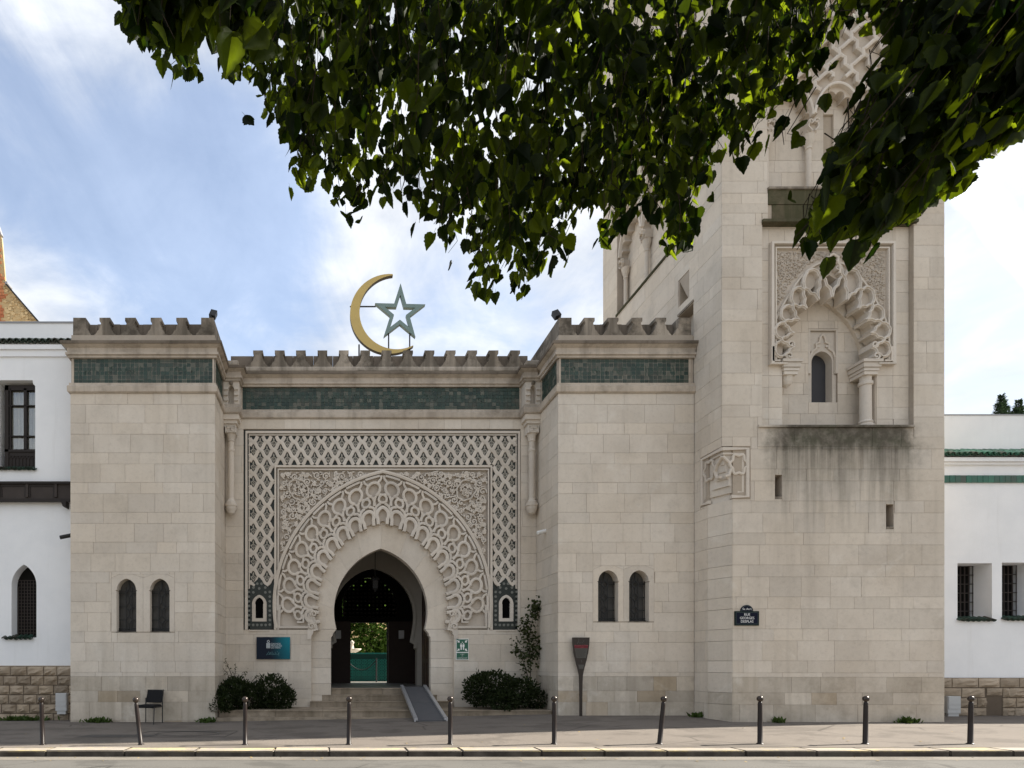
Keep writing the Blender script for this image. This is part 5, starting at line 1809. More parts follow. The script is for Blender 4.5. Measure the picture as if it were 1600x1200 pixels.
# wooden balcony face on brackets
bal = MB()
YBf = YW - 0.12
bal.box(WX0, -6.97, YBf, YW - 0.002, zt(783), zt(757))
bo = bal.build('balcony', M['wood_grey'], lw)
br = MB()
bf = front(YBf)
br.mbox(bf, WX0, -6.97, zt(758.5), zt(755), 0, 0.07)
br.mbox(bf, WX0, -6.97, zt(786.5), zt(781.5), 0, 0.05)
br.build('balcony_rail', M['wood'], bo)
for k, px in enumerate((2, 46.5, 91.0)):
    MB().mbox(bf, wx(px - 2.2, YW), wx(px + 1.6, YW), zt(779), zt(758.5), 0, 0.045).build('balcony_post', M['wood_grey'], bo)
for px in (6, 50, 95):
    fr = MB().ribbon([(wx(px, YW), zt(778)), (wx(px, YW), zt(761)), (wx(px + 37, YW), zt(761)), (wx(px + 37, YW), zt(778))], 0.05, bf, 0, 0.02)
    if px < 90: fr.build('balcony_panel', M['wood'], bo)
MB().plate([[(wx(100, YW), zt(786)), (wx(108, YW), zt(786)), (wx(108, YW), zt(796)), (wx(103, YW), zt(794))]], W, 0, 0.22).build('bracket', M['wood'], bo)
# arched window with dark lattice
aw = MB().plate([[(x_, y_) for x_, y_ in arch_loop(wx(37.5, YW), 0.40, zt(997), zt(915), zt(880), 10)]], W, -0.6, -0.34).build('arched_window', M['dark'], lw)
la = MB()
for i in range(9):
    la.ribbon([(wx(20 + i * 4.8, YW), zt(996)), (wx(20 + i * 4.8, YW), zt(905 if 0 < i < 8 else 915))], 0.018, W, -0.34, -0.31)
for j in range(18):
    la.ribbon([(wx(19, YW), zt(993 - j * 5.2)), (wx(57, YW), zt(993 - j * 5.2))], 0.018, W, -0.34, -0.315)
la.build('lattice', M['wood_grey'], aw)
tile_row(lw, wx(4, YW), wx(56, YW), YW - 0.09, zt(998.5), 0.135, M['roof_tile'], 0.35, 0.72, False, 'sill_tile')
rock_wall(lw, WX0 + 5.5, WX1, YW - 0.06, 0.02, zt(1041), 6, 0.36, 0.47, 301)
MB().box(WX0, WX1, YW - 0.01, YW + 0.3, zt(1042), zt(1040)).build('plinth_cap', M['rock'], lw)

rw = thing('white_wing', 'white rendered wing right of the minaret with green tiled eaves and barred windows', 'building', (20, 17.4, 0.25), 'white wings of the mosque')
YR2 = 17.3
qx = lambda px: wx(px, YR2)
qz = lambda py: wz(py, YR2)
W = front(YR2)
RX0, RX1 = 15.45, 29.0
wm = MB()
wins = [rect((qx(1496), qx(1550), qz(967), qz(880))), rect((qx(1565.5), qx(1620), qz(966), qz(879)))]
wm.plate([[(RX0, qz(1059)), (RX1, qz(1059)), (RX1, qz(716)), (RX0, qz(716))]] + wins, W, -0.65, 0.0)
wm.box(RX0, RX1, YR2 + 0.9, YR2 + 9, -0.2, qz(716))
wm.build('wall', M['plaster'], rw)
MB().box(RX0, RX1, YR2 + 0.3, YR2 + 0.7, qz(716), wz(649, YR2 + 0.3)).build('parapet', M['plaster'], rw)
MB().box(RX0, RX1, YR2 + 0.28, YR2 + 0.72, wz(649, YR2 + 0.3), wz(647.5, YR2 + 0.3)).build('coping', M['zinc'], rw)
for j in range(3):
    tile_row(rw, RX0, RX1, YR2 - 0.22 + 0.17 * j, qz(714) + 0.085 * j, 0.15, M['roof_tile_bright'], 0.42, 0.82, False, 'roof_tile')
mo = MB().mbox(W, RX0, RX1, qz(723), qz(717), 0.0, 0.14); mo.mbox(W, RX0, RX1, qz(727), qz(723.2), 0.0, 0.07)
mo.build('moulding', M['plaster'], rw)
gb = MB()
x_ = RX0
while x_ < RX1:
    gb.mbox(W, x_ + 0.004, x_ + 0.146, qz(754.5), qz(743.5), 0.0, 0.05 + rng.uniform(-0.004, 0.004))
    x_ += 0.15
gb.build('glazed_band', M['roof_tile_bright'], rw, kind='stuff')
for i, (a, b, c, d) in enumerate(((1496, 1550, 880, 967), (1565.5, 1620, 879, 966))):
    bw = MB().mbox(W, qx(a) - 0.02, qx(b) + 0.02, qz(d) - 0.02, qz(c) + 0.02, -0.72, -0.60).build('window', M['dark'], rw)
    gr = MB()
    for k in range(9):
        gr.ribbon([(qx(a) + (qx(b) - qx(a)) * k / 8, qz(d)), (qx(a) + (qx(b) - qx(a)) * k / 8, qz(c))], 0.022, W, -0.52, -0.50)
    for k in range(7):
        gr.ribbon([(qx(a), qz(d) + (qz(c) - qz(d)) * k / 6), (qx(b), qz(d) + (qz(c) - qz(d)) * k / 6)], 0.022, W, -0.52, -0.495)
    gr.build('grille', M['wood_grey'], bw)
    tile_row(rw, qx(a - 2), qx(b + 2), YR2 - 0.09, qz(d + 3.0), 0.135, M['roof_tile'], 0.35, 0.72, False, 'sill_tile')
rock_wall(rw, RX0, 22.0, YR2 - 0.08, 0.22, qz(1059), 4, 0.36, 0.72, 302, [(qx(1537), qx(1562), 0.1, qz(1087))])
MB().box(qx(1535), qx(1564), YR2 - 0.02, YR2 + 0.01, 0.2, qz(1086)).build('vent', M['dark'], rw)

# ------------------------------------------------------------------ old house behind
YH = 30.0
hm = pmap(YH)
oh = thing('brick_house', 'old brick and rubble gable wall rising behind the white wing at far left', 'house', (wx(-60, YH), YH, 0.1))
MB().plate([[(-400, 1060), (-400, 250), (-40, 250), (3, 373), (4, 384), (9, 445), (11, 447), (66, 510), (66, 1060)]], hm, -0.08, 0.0).build('gable_wall', M['rubble'], oh)
MB().ribbon([(-40, 244), (3, 369)], 2.4, hm, -0.1, 0.12).build('roof_edge', M['zinc'], oh)
MB().ribbon([(9.5, 444), (67, 510.5)], 2.2, hm, -0.1, 0.15).build('roof_edge', M['iron'], oh)
MB().plate([circle(12.5, 445, 2.2, 8)], hm, -0.3, 0.18).build('ridge_tile', M['zinc'], oh)
bme = {}
rr = random.Random(9)
nb_ = 0
rest = MB()
for j in range(26):
    yy = 384 + j * 4.9
    xx = -30 - (j % 2) * 4
    while xx < 22:
        L = rr.uniform(8.5, 10.5)
        xe = 4 + (yy - 384) * 0.08 + 0.0 if yy < 445 else 10 + rr.uniform(-1, 6)
        if xx + L < xe:
            if xx + L > -4 and nb_ < 120:
                mw = frame_matrix(hm, xx, yy, -0.02, L - 0.8, 4.2, 0.05 + rr.uniform(-0.01, 0.012))
                link('brick', unit_mesh(M['brick'], 'brick'), oh, mw); nb_ += 1
            else:
                rest.mbox(hm, xx, xx + L - 0.8, yy, yy + 4.2, -0.02, 0.03)
        xx += L
rest.build('bricks', M['brick'], oh, kind='stuff')
rub = MB()
for k in range(260):
    x_, y_ = rr.uniform(8, 64), rr.uniform(445, 512)
    if y_ < 449 + (x_ - 11) * 1.15: continue
    n = rr.randint(5, 7)
    s_ = rr.uniform(1.6, 3.4)
    rub.plate([[(x_ + s_ * rr.uniform(.7, 1.2) * math.cos(2 * PI * i / n), y_ + 0.7 * s_ * rr.uniform(.7, 1.2) * math.sin(2 * PI * i / n)) for i in range(n)]], hm, -0.02, rr.uniform(0.01, 0.06))
rub.build('rubble_stones', M['rubble'], oh, kind='stuff')

# ------------------------------------------------------------------ leaves
def leaf_mesh(name, m, fold, curl, seed):
    rr_ = random.Random(seed)
    half_ = [(0.0, 0.0), (0.20, -0.05), (0.36, 0.05), (0.37, 0.13), (0.44, 0.20), (0.42, 0.29), (0.45, 0.38), (0.38, 0.47), (0.37, 0.57), (0.28, 0.65), (0.24, 0.76), (0.13, 0.86), (0.04, 1.02), (0, 1.04)]
    vs_, fs_ = [], []
    mids = [0.0, 0.25, 0.5, 0.75, 1.04]
    def place(x_, y_):
        z_ = -abs(x_) * fold - curl * y_ * y_ + 0.04 * math.sin(9 * y_ + seed) * abs(x_)
        return (x_, y_, z_)
    mid = [place(0, t) for t in mids]
    vs_ += mid
    for sg in (-1, 1):
        b = len(vs_)
        hv = [place(sg * x_ * rr_.uniform(0.93, 1.07), y_) for x_, y_ in half_[1:-1]]
        vs_ += hv
        n = len(hv)
        seq = list(range(b, b + n))
        mi = 0
        for i in range(n - 1):
            fs_.append((mi, seq[i], seq[i + 1]))
            y_ = hv[i + 1][1]
            while mi < 4 and y_ > (mids[mi] + mids[mi + 1]) / 2 + 0.05:
                fs_.append((mi, seq[i + 1], mi + 1)); mi += 1
        while mi < 4:
            fs_.append((mi, seq[-1], mi + 1)); mi += 1
    # petiole
    b = len(vs_)
    vs_ += [(-0.012, 0, 0), (0.012, 0, 0), (0.01, -0.35, 0.06), (-0.01, -0.35, 0.06)]
    fs_.append((b, b + 1, b + 2, b + 3))
    me = bpy.data.meshes.new(name)
    me.from_pydata(vs_, [], fs_)
    me.materials.append(m)
    for p in me.polygons: p.use_smooth = True
    me.update()
    return me


LV = [leaf_mesh('leaf', M['leaf'], f, c, i) for i, (f, c) in enumerate(((0.25, 0.10), (0.45, 0.22), (0.12, -0.08), (0.6, 0.15)))]


def leaf_matrix(p, size, rr_, droop=1.0, lx=0.0):
    """leaf hanging from p: tip down, blade turned any way"""
    down = Vector((rr_.gauss(-lx, 0.42), rr_.gauss(0, 0.42), -droop)).normalized()
    nrm = Vector((rr_.gauss(0, 1), rr_.gauss(0, 1), rr_.gauss(0, 0.5)))
    nrm = (nrm - down * nrm.dot(down))
    nrm = nrm.normalized() if nrm.length > 0.05 else down.orthogonal().normalized()
    xa = down.cross(nrm).normalized()
    m3 = Matrix((xa, down, nrm)).transposed().to_4x4()
    return Matrix.Translation(p) @ m3 @ Matrix.Diagonal((size * rr_.uniform(0.85, 1.1), size, size, 1))


def join_instances(items, name, m, parent, kind):
    """(mesh, matrix) pairs baked into one mesh with numpy"""
    V, Fs, base = [], [], 0
    cache = {}
    for me, mw in items:
        if me.name not in cache:
            a = np.empty(len(me.vertices) * 3); me.vertices.foreach_get('co', a)
            cache[me.name] = (a.reshape(-1, 3), [tuple(p.vertices) for p in me.polygons])
        co, fs_ = cache[me.name]
        A_ = np.array(mw)
        V.append(co @ A_[:3, :3].T + A_[:3, 3])
        Fs += [tuple(base + i for i in f) for f in fs_]
        base += len(co)
    me = bpy.data.meshes.new(name)
    me.from_pydata(np.concatenate(V).tolist(), [], Fs)
    me.materials.append(m)
    for p in me.polygons: p.use_smooth = True
    me.update()
    return link(name, me, parent, kind=kind)


# the street tree whose crown hangs over the viewer
tree = thing('street_tree', 'large broadleaf tree with drooping leafy branches hanging over the street from above', 'tree', (4.6, -1.6, 0.0))
rt = random.Random(77)
LEFT = [(186, -40), (186, 34), (205, 52), (228, 72), (245, 66), (262, 98), (282, 106), (300, 116), (318, 64), (340, 66), (352, 126), (368, 100), (384, 76), (400, 112), (420, 122), (428, 200), (450, 230), (478, 282), (505, 276), (520, 300),
        (548, 335), (575, 305), (600, 305), (625, 318), (650, 322), (676, 322), (696, 385), (740, 385), (752, 440), (790, 452), (828, 440), (845, 405), (868, 405), (888, 340), (915, 285), (932, 325),
        (955, 365), (985, 335), (1010, 315), (1035, 370), (1060, 385), (1082, 310), (1104, 262), (1134, 258), (1162, 232), (1190, 205), (1205, 160), (1240, 128), (1285, 90), (1296, 0), (1306, -40)]
RIGHT = [(1300, -40), (1320, 30), (1385, 55), (1375, 110), (1350, 165), (1330, 210), (1300, 245), (1285, 280), (1290, 320), (1265, 345), (1240, 395), (1290, 385), (1315, 375), (1350, 395), (1385, 375), (1420, 352), (1445, 322), (1480, 312), (1500, 300), (1515, 262), (1548, 250), (1570, 240), (1600, 205), (1660, 190), (1660, -40)]
items = []
twigs = MB()


def cam_pt(px, py, Y):
    return Vector((wx(px, Y), Y, wz(py, Y)))


def spray(px, py, Y, lean=(0, 0), n=6, L=0.5, size=(0.085, 0.125), poly=None, solid=False):
    """one hanging twig ending at a point, with leaves up its length"""
    end = cam_pt(px, py, Y)
    top = end + Vector((lean[0] * L + rt.gauss(0, 0.05), lean[1] * L + rt.gauss(0, 0.08), L))
    midp = (end + top) / 2 + Vector((rt.gauss(0, 0.04), rt.gauss(0, 0.04), 0))
    curve = [top, midp, end + Vector((0, 0, 0.05))]
    twigs.tube(curve, 0.0035, 3, 0.0018)
    for i in range(n):
        f = (i + rt.random()) / n
        p = (top.lerp(midp, f * 2) if f < 0.5 else midp.lerp(end, f * 2 - 1)) + Vector((rt.gauss(0, 0.045), rt.gauss(0, 0.045), rt.gauss(0, 0.02)))
        s_ = rt.uniform(*size)
        mw = leaf_matrix(p, s_, rt, 1.0, lean[0] * 0.9)
        if poly:
            tip = mw @ Vector((0, 1.0, 0))
            base = mw @ Vector((0, 0.1, 0))
            bad = False
            for q in (tip, base):
                if q.y < 0.5: bad = True; break
                u, v = CX + q.x / q.y * F, CY - (q.z - EYE) / q.y * F
                if v > 0 and not inside(poly, u, v): bad = True; break
            if bad and rt.random() > 0.04: continue
        items.append((LV[rt.randrange(4)], mw))


def fill(poly, count, yr, lean, size=(0.085, 0.125)):
    xs_ = [p[0] for p in poly]; ys_ = [p[1] for p in poly]
    k = 0
    while k < count:
        px, py = rt.uniform(min(xs_), max(xs_)), rt.uniform(-60, max(ys_))
        if not inside(poly, px, py): continue
        k += 1
        spray(px, py, rt.uniform(*yr), lean, rt.randint(5, 8), rt.uniform(0.3, 0.6), size, poly)


INNER = [(x_, y_ - 26 if y_ > 0 else y_) for x_, y_ in LEFT]
fill(INNER, 840, (3.8, 6.8), (0.05, 0), (0.085, 0.14))
fill([p for p in LEFT if p[0] <= 420] + [(420, -40)], 70, (2.7, 3.6), (0.1, 0), (0.12, 0.16))
fill(RIGHT, 340, (2.9, 5.2), (0.55, 0), (0.11, 0.165))
# an edge of separate hanging twigs along the lower fringe
for poly, yr, lean in ((LEFT, (3.8, 6.0), (0.05, 0)), (RIGHT, (3.0, 4.6), (0.5, 0))):
    for (xa, ya), (xb, yb) in zip(poly[1:-2], poly[2:-1]):
        L_ = math.hypot(xb - xa, yb - ya)
        for q in range(max(1, int(L_ / (14 if poly is LEFT else 9)))):
            f = rt.random()
            spray(xa + (xb - xa) * f, ya + (yb - ya) * f - 6, rt.uniform(*yr), lean, 5, rt.uniform(0.25, 0.4), (0.075, 0.105) if poly is LEFT else (0.11, 0.16), poly)
# tassels of leaves hanging from the underside, uneven in length
for i in range(len(LEFT) - 3):
    (xa, ya), (xb, yb) = LEFT[i + 1], LEFT[i + 2]
    L_ = math.hypot(xb - xa, yb - ya)
    for q in range(max(1, int(L_ / 26))):
        f = rt.random()
        Y_ = rt.uniform(3.8, 5.8)
        drop = rt.uniform(-8, 24)
        px, py = xa + (xb - xa) * f, ya + (yb - ya) * f + drop
        for k in range(2):
            spray(px + rt.gauss(0, 5), py - 4 - 14 * k, Y_ + rt.gauss(0, 0.08), (0.08, 0), 5, 0.32, (0.075, 0.115))
for px, py, Y in ((1300, 30, 4.5), (1315, 70, 4.2), (1285, 110, 4.4), (1330, 20, 4.0), (1225, 170, 4.2), (1250, 150, 4.3)):
    spray(px, py, Y, (0.2, 0), 4, 0.3, (0.08, 0.12))
# single sprays hanging clear of the mass, as in the photograph's fringe
for px, py, Y, n in ((541, 350, 5.0, 5), (566, 335, 5.0, 4), (655, 358, 5.2, 3), (700, 405, 5.4, 4), (742, 405, 5.4, 3), (765, 452, 5.2, 6), (822, 445, 5.2, 5), (945, 372, 5.2, 5), (965, 330, 5.2, 5), (1062, 388, 4.8, 5), (1225, 240, 3.6, 3), (1255, 228, 3.4, 3),
                     (1245, 405, 3.4, 3), (1360, 402, 3.4, 3), (1300, 395, 3.4, 4)):
    spray(px, py, Y, (0.15, 0), n, 0.28, (0.08, 0.11))
hidden = []
# unseen part of the crown, massed so that it shades the hanging sprays
for k in range(17000):
    p = Vector((rt.uniform(-2.6, 11.5), rt.uniform(-3.5, 7.5), rt.uniform(4.2, 9.5)))
    if p.y > 0.6:
        v = CY - (p.z - 0.25 - EYE) / p.y * F
        u = CX + p.x / p.y * F
        if v > -60 and -200 < u < 1700: continue
    if p.x > 4.6: continue
    if p.x < 4.6 and p.z < 5.4 and rt.random() > 0.4: continue
    c = ((p.x - 4.6) / 7.2) ** 2 + ((p.y - 2.2) / 5.8) ** 2 + ((p.z - 6.2) / 3.6) ** 2
    if c > 1: continue
    hidden.append((LV[rt.randrange(4)], leaf_matrix(p, rt.uniform(0.12, 0.2), rt, 0.8)))


def on_screen(mw):
    q = mw @ Vector((0, 0.5, 0))
    if q.y < 0.3: return 0
    u, v = CX + q.x / q.y * F, CY - (q.z - EYE) / q.y * F
    if not (0 < u < 1600 and 0 < v < 1200): return 0
    s_ = (mw @ Vector((0, 1, 0)) - mw @ Vector((0, 0, 0))).length / q.y
    return s_ * (2.0 if v > 200 else 1.0)


items.sort(key=lambda t: -on_screen(t[1]))
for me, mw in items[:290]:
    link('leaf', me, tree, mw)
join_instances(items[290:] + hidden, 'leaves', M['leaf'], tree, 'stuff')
twigs.build('twigs', M['bark'], tree, kind='stuff')
MB().tube([(4.6, -1.6, -0.2), (4.62, -1.6, 1.5), (4.5, -1.5, 3.2), (4.4, -1.2, 4.8), (4.2, -0.6, 6.6)], 0.26, 12, 0.13).build('trunk', M['bark'], tree, smooth=True)
for tgt in ((0.4, 4.6, 6.6), (2.2, 5.2, 7.0), (-0.6, 3.4, 6.2), (4.6, 4.6, 6.4), (6.6, 3.8, 6.0), (7.2, 1.0, 6.8), (2.0, 1.5, 8.0)):
    s_ = Vector((4.4, -1.2, rt.uniform(4.0, 5.8)))
    e = Vector(tgt)
    MB().tube([s_, s_.lerp(e, 0.35) + Vector((0, 0, 0.5)), s_.lerp(e, 0.7) + Vector((0, 0, 0.45)), e], 0.09, 8, 0.02).build('branch', M['bark'], tree, smooth=True)

# ------------------------------------------------------------------ shrubs, climber, weeds
def small_leaf(m, name='leaf', a=0.5):
    me = bpy.data.meshes.new(name)
    me.from_pydata([(0, 0, 0), (a * 0.5, 0.35, -0.06), (a * 0.4, 0.72, -0.05), (0, 1, -0.12), (-a * 0.4, 0.72, -0.05), (-a * 0.5, 0.35, -0.06), (0, 0.5, 0.03)], [], [(0, 1, 6), (1, 2, 6), (2, 3, 6), (3, 4, 6), (4, 5, 6), (5, 0, 6)])
    me.materials.append(m)
    me.update()
    return me


SB, SV, SW, SCN = small_leaf(M['bush']), small_leaf(M['vine'], 'leaf', 0.7), small_leaf(M['weed'], 'leaf', 0.35), small_leaf(M['conifer'], 'leaf', 0.25)
ru = random.Random(5)


def rand_matrix(p, outward, s_):
    d = (outward + Vector((ru.gauss(0, 0.5), ru.gauss(0, 0.5), ru.gauss(0, 0.5)))).normalized()
    q = Vector((ru.gauss(0, 1), ru.gauss(0, 1), ru.gauss(0, 1) + 1.0))
    q = q - d * q.dot(d)
    q = q.normalized() if q.length > 1e-3 else d.orthogonal().normalized()
    x_ = d.cross(q)
    return Matrix.Translation(p) @ Matrix((x_, d, q)).transposed().to_4x4() @ Matrix.Scale(s_, 4)


def shrub(label, base, lobes, n, size, me=SB, m=None):
    root = thing('shrub', label, 'shrub', base, 'shrubs beside the entrance steps')
    its = []
    core = MB()
    for (x_, y_, z_, a, b, c) in lobes:
        cen = Vector((x_, y_, z_))
        vol = a * b + b * c + a * c
        for k in range(int(n * vol)):
            d = Vector((ru.gauss(0, 1), ru.gauss(0, 1), ru.gauss(0, 1))).normalized()
            r = (ru.uniform(0.72, 1.03) + (ru.random() < 0.06) * ru.uniform(0, 0.22)) * (1 + 0.14 * math.sin(7 * d.x + 3 * d.z) * math.sin(6 * d.y + 5 * d.z))
            p = cen + Vector((d.x * a, d.y * b, d.z * c)) * r
            if p.z < base[2] - 0.02: continue
            its.append((me, rand_matrix(p, Vector((d.x / a, d.y / b, d.z / c)).normalized() + Vector((0, 0, 0.5)), ru.uniform(*size))))
        core.lathe([(0.01, -c * 0.72)] + [(a * 0.72 * math.cos(t), c * 0.72 * math.sin(t)) for t in (-1.2, -0.7, -0.2, 0.3, 0.8, 1.2)] + [(0.01, c * 0.72)], cen, 12)
    join_instances(its, 'foliage', m or M['bush'], root, 'stuff')
    stems = MB()
    for k in range(7):
        a = ru.uniform(0, 2 * PI)
        stems.tube([(base[0] + 0.05 * math.cos(a), base[1] + 0.05 * math.sin(a), base[2] - 0.03), (base[0] + 0.3 * math.cos(a), base[1] + 0.2 * math.sin(a), base[2] + 0.5)], 0.018, 5, 0.008)
    stems.build('stem', M['bark'], root)
    return root


YSB = 18.35
sx = lambda px: wx(px, YSB)
sz = lambda py: wz(py, YSB)
shrub('dense dark shrub left of the entrance steps under the blue plaque', (-2.0, YSB, 0.37),
      [(sx(425), YSB, sz(1083), 0.52, 0.5, 0.50), (sx(392), YSB - 0.05, sz(1090), 0.55, 0.5, 0.40), (sx(364), YSB - 0.35, sz(1088), 0.46, 0.55, 0.44), (sx(372), YSB - 0.2, sz(1078), 0.36, 0.4, 0.36), (sx(352), YSB - 0.8, sz(1098), 0.30, 0.42, 0.36), (sx(440), YSB, sz(1092), 0.38, 0.4, 0.34)], 2600, (0.055, 0.10))
shrub('dense rounded dark shrub right of the ramp beside the climbing plant', (4.9, YSB, 0.37),
      [(sx(768), YSB - 0.1, sz(1073), 0.72, 0.55, 0.44), (sx(748), YSB, sz(1080), 0.42, 0.5, 0.42), (sx(805), YSB - 0.1, sz(1082), 0.62, 0.5, 0.40), (sx(778), YSB - 0.5, sz(1092), 0.46, 0.42, 0.28), (sx(835), YSB, sz(1092), 0.46, 0.4, 0.24)], 2600, (0.055, 0.10))


def climber(name, label, cat, stems_, n, size, me, m, spread=0.10):
    root = thing(name, label, cat, stems_[0][0])
    its = []
    st = MB()
    for pts in stems_:
        st.tube(pts, 0.014, 5, 0.004)
        P_ = [Vector(p) for p in pts]
        for k in range(n):
            f = (ru.random() ** 0.8) * (len(P_) - 1)
            i = min(len(P_) - 2, int(f))
            p = P_[i].lerp(P_[i + 1], f - i) + Vector((ru.gauss(0, spread), ru.gauss(0, spread * 0.6), ru.gauss(0, spread)))
            its.append((me, rand_matrix(p, Vector((ru.gauss(0, 0.6), -0.5, -0.3)), ru.uniform(*size))))
    st.build('stem', M['bark'], root)
    join_instances(its, 'foliage', m, root, 'stuff')


YV = 18.75
vx, vz = (lambda px: wx(px, YV)), (lambda py: wz(py, YV))
climber('climbing_plant', 'thin leafy climber growing up the corner of the right tower', 'climbing plant',
        [[(vx(828), YV, vz(1092)), (vx(829), YV, vz(1040)), (vx(826), YV, vz(1000)), (vx(833), YV, vz(965)), (vx(838), YV, vz(944))],
         [(vx(828), YV, vz(1070)), (vx(820), YV, vz(1040)), (vx(812), YV, vz(1018)), (vx(806), YV, vz(1010))],
         [(vx(827), YV, vz(1005)), (vx(820), YV, vz(985)), (vx(818), YV, vz(965))], [(vx(828), YV, vz(1030)), (vx(838), YV, vz(1015)), (vx(842), YV, vz(998))],
         [(vx(830), YV, vz(960)), (vx(838), YV, vz(950)), (vx(840), YV, vz(942))]], 140, (0.07, 0.13), SV, M['vine'], 0.11)
YU = 18.5
ux, uz = (lambda px: wx(px, YU)), (lambda py: wz(py, YU))
climber('rambling_plant', 'sparse rambling stems sprouting above the left shrub in the corner', 'plant',
        [[(ux(365), YU, uz(1085)), (ux(367), YU, uz(1060)), (ux(368), YU, uz(1036))], [(ux(364), YU, uz(1072)), (ux(355), YU, uz(1052)), (ux(345), YU, uz(1040))],
         [(ux(366), YU, uz(1066)), (ux(358), YU, uz(1045)), (ux(351), YU, uz(1029))], [(ux(368), YU, uz(1070)), (ux(378), YU, uz(1055)), (ux(387), YU, uz(1050))], [(ux(385), YU, uz(1075)), (ux(398), YU, uz(1060)), (ux(404), YU, uz(1055))]],
        34, (0.03, 0.06), SV, M['vine'], 0.04)


def weed(px, py, Y, wpx, n, label):
    its = []
    for k in range(n):
        x_ = wx(px + ru.gauss(0, wpx), Y); y_ = Y + ru.uniform(-0.12, 0.05)
        p = Vector((x_, y_, gz(x_, y_) - 0.01))
        its.append((SW, rand_matrix(p, Vector((ru.gauss(0, 0.4), ru.gauss(0, 0.4), 1.0)), ru.uniform(0.08, 0.20))))
    o = join_instances(its, 'weeds', M['weed'], None, None)
    tag(o, label, 'weeds', 'weeds at the foot of the walls')


weed(154, 1128, 17.15, 9, 150, 'green weed tuft at the foot of the left tower, left of the chair')
weed(1416, 1124, 15.95, 7, 130, 'bright green weed tuft at the foot of the minaret near its right corner')
weed(1087, 1120, 16.95, 4, 60, 'small weed tuft in the corner between right tower and minaret')
weed(35, 1126, 17.65, 18, 260, 'straggling weeds along the foot of the rusticated plinth at far left')
weed(325, 1126, 17.15, 6, 90, 'weeds at the right corner of the left tower')
weed(1214, 1124, 15.97, 3, 30, 'tiny weed at the foot of the minaret below the street sign')

# conifers beyond the right wing
for px, py, Y, hgt, label in ((1565, 618, 32, 0.3, 'dark conifer top showing behind the right wing parapet, nearer the minaret'), (1592, 626, 33, 0.2, 'dark conifer top at the right edge behind the white parapet')):
    tx, tz = wx(px, Y), wz(py, Y)
    ct = thing('conifer_tree', label, 'tree', (tx, Y, 0), 'conifers behind the right wing')
    MB().tube([(tx, Y, -0.2), (tx, Y, tz)], 0.25, 8, 0.02).build('trunk', M['bark'], ct)
    its = []
    for k in range(7000):
        lx, lz = ru.choice(((0, 0), (0.62, -0.42), (-0.45, -0.55), (0.25, -0.25), (1.1, -0.7)))
        h = ru.random() ** 1.3 * 5
        a = ru.uniform(0, 2 * PI)
        layer = 0.65 + 0.35 * math.sin(h * 7.0)
        r = (0.02 + h * 0.20 + 0.08 * max(0, math.sin(3 * a + h * 5))) * ru.uniform(0.2, 1.05) * layer
        p = Vector((tx + lx + r * math.cos(a), Y + 0.6 * lx + r * math.sin(a), tz + lz - h - 0.25 * r))
        its.append((SCN, rand_matrix(p, Vector((math.cos(a), math.sin(a), 0.5)), ru.uniform(0.10, 0.20))))
    join_instances(its, 'crown', M['conifer'], ct, 'stuff')

# courtyard seen through the passage
MB().add([(-14, 25.3, 0.72), (18, 25.3, 0.72), (18, 60, 0.72), (-14, 60, 0.72)], [(0, 1, 2, 3)]).build('courtyard', flat('courtyard_paving', (0.42, 0.40, 0.36), 0.7), kind='structure')
gat = thing('courtyard_barrier', 'turquoise pierced lattice barrier seen through the dark passage', 'barrier', (1.65, 27.4, 0.75))
gm = front(27.4)
gt = MB()
gx0, gx1, gz0, gz1 = 0.5, 3.2, 0.88, 2.12
gt.ribbon([(gx0, gz0), (gx1, gz0), (gx1, gz1), (gx0, gz1)], 0.06, gm, -0.03, 0.03, closed=True)
gt.build('barrier_frame', M['turquoise'], gat)
gt = MB()
c_ = 0.25
for i in range(int((gx1 - gx0) / c_)):
    for j in range(int((gz1 - gz0) / c_)):
        x_, z_ = gx0 + (i + 0.5) * c_, gz0 + (j + 0.5) * c_
        gt.ribbon(circle(x_, z_, c_ * 0.40, 8), 0.034, gm, -0.02, 0.02, closed=True)
        gt.ribbon([(x_ - c_ / 2, z_ - c_ / 2), (x_ + c_ / 2, z_ + c_ / 2)], 0.018, gm, -0.015, 0.015)
        gt.ribbon([(x_ - c_ / 2, z_ + c_ / 2), (x_ + c_ / 2, z_ - c_ / 2)], 0.018, gm, -0.012, 0.012)
        gt.ribbon([(x_, z_ - c_ / 2), (x_, z_ + c_ / 2)], 0.018, gm, -0.010, 0.010)
gt.build('barrier_lattice', M['turquoise'], gat)
MB().mbox(gm, gx0, gx1, gz0, gz1, -0.08, -0.05).build('barrier_backing', flat('dark_turquoise', (0.006, 0.06, 0.055), 0.5), gat)
rope = thing('rope_barrier', 'dark rope slung from a post across the passage doorway', 'rope barrier', (2.0, 25.9, 0.93))
rm_ = front(25.9)
MB().tube([(0.92 + 1.1 * t, 25.9, 1.72 - 0.34 * 4 * t * (1 - t) + 0.1 * t) for t in [i / 12 for i in range(13)]], 0.02, 6).build('rope', M['iron'], rope)
MB().tube([(2.02, 25.9, 0.93), (2.02, 25.9, 1.9)], 0.03, 8).build('post', M['iron'], rope)
ft = thing('fountain', 'white stone fountain basin in the courtyard beyond the passage', 'fountain', (1.2, 30.0, 0.72))
MB().lathe([(0.3, 0.72), (0.28, 0.9), (0.09, 1.0), (0.09, 2.1), (0.2, 2.2), (0.42, 2.33), (0.44, 2.38), (0.1, 2.34), (0.06, 2.6), (0.11, 2.68), (0.01, 2.78)], (1.2, 30.0, 0), 20).build('basin', M['carved'], ft, smooth=True)
cb_ = thing('courtyard_tree', 'bushy green tree in the courtyard seen through the dark doorway', 'tree', (2.6, 34.0, 0.72))
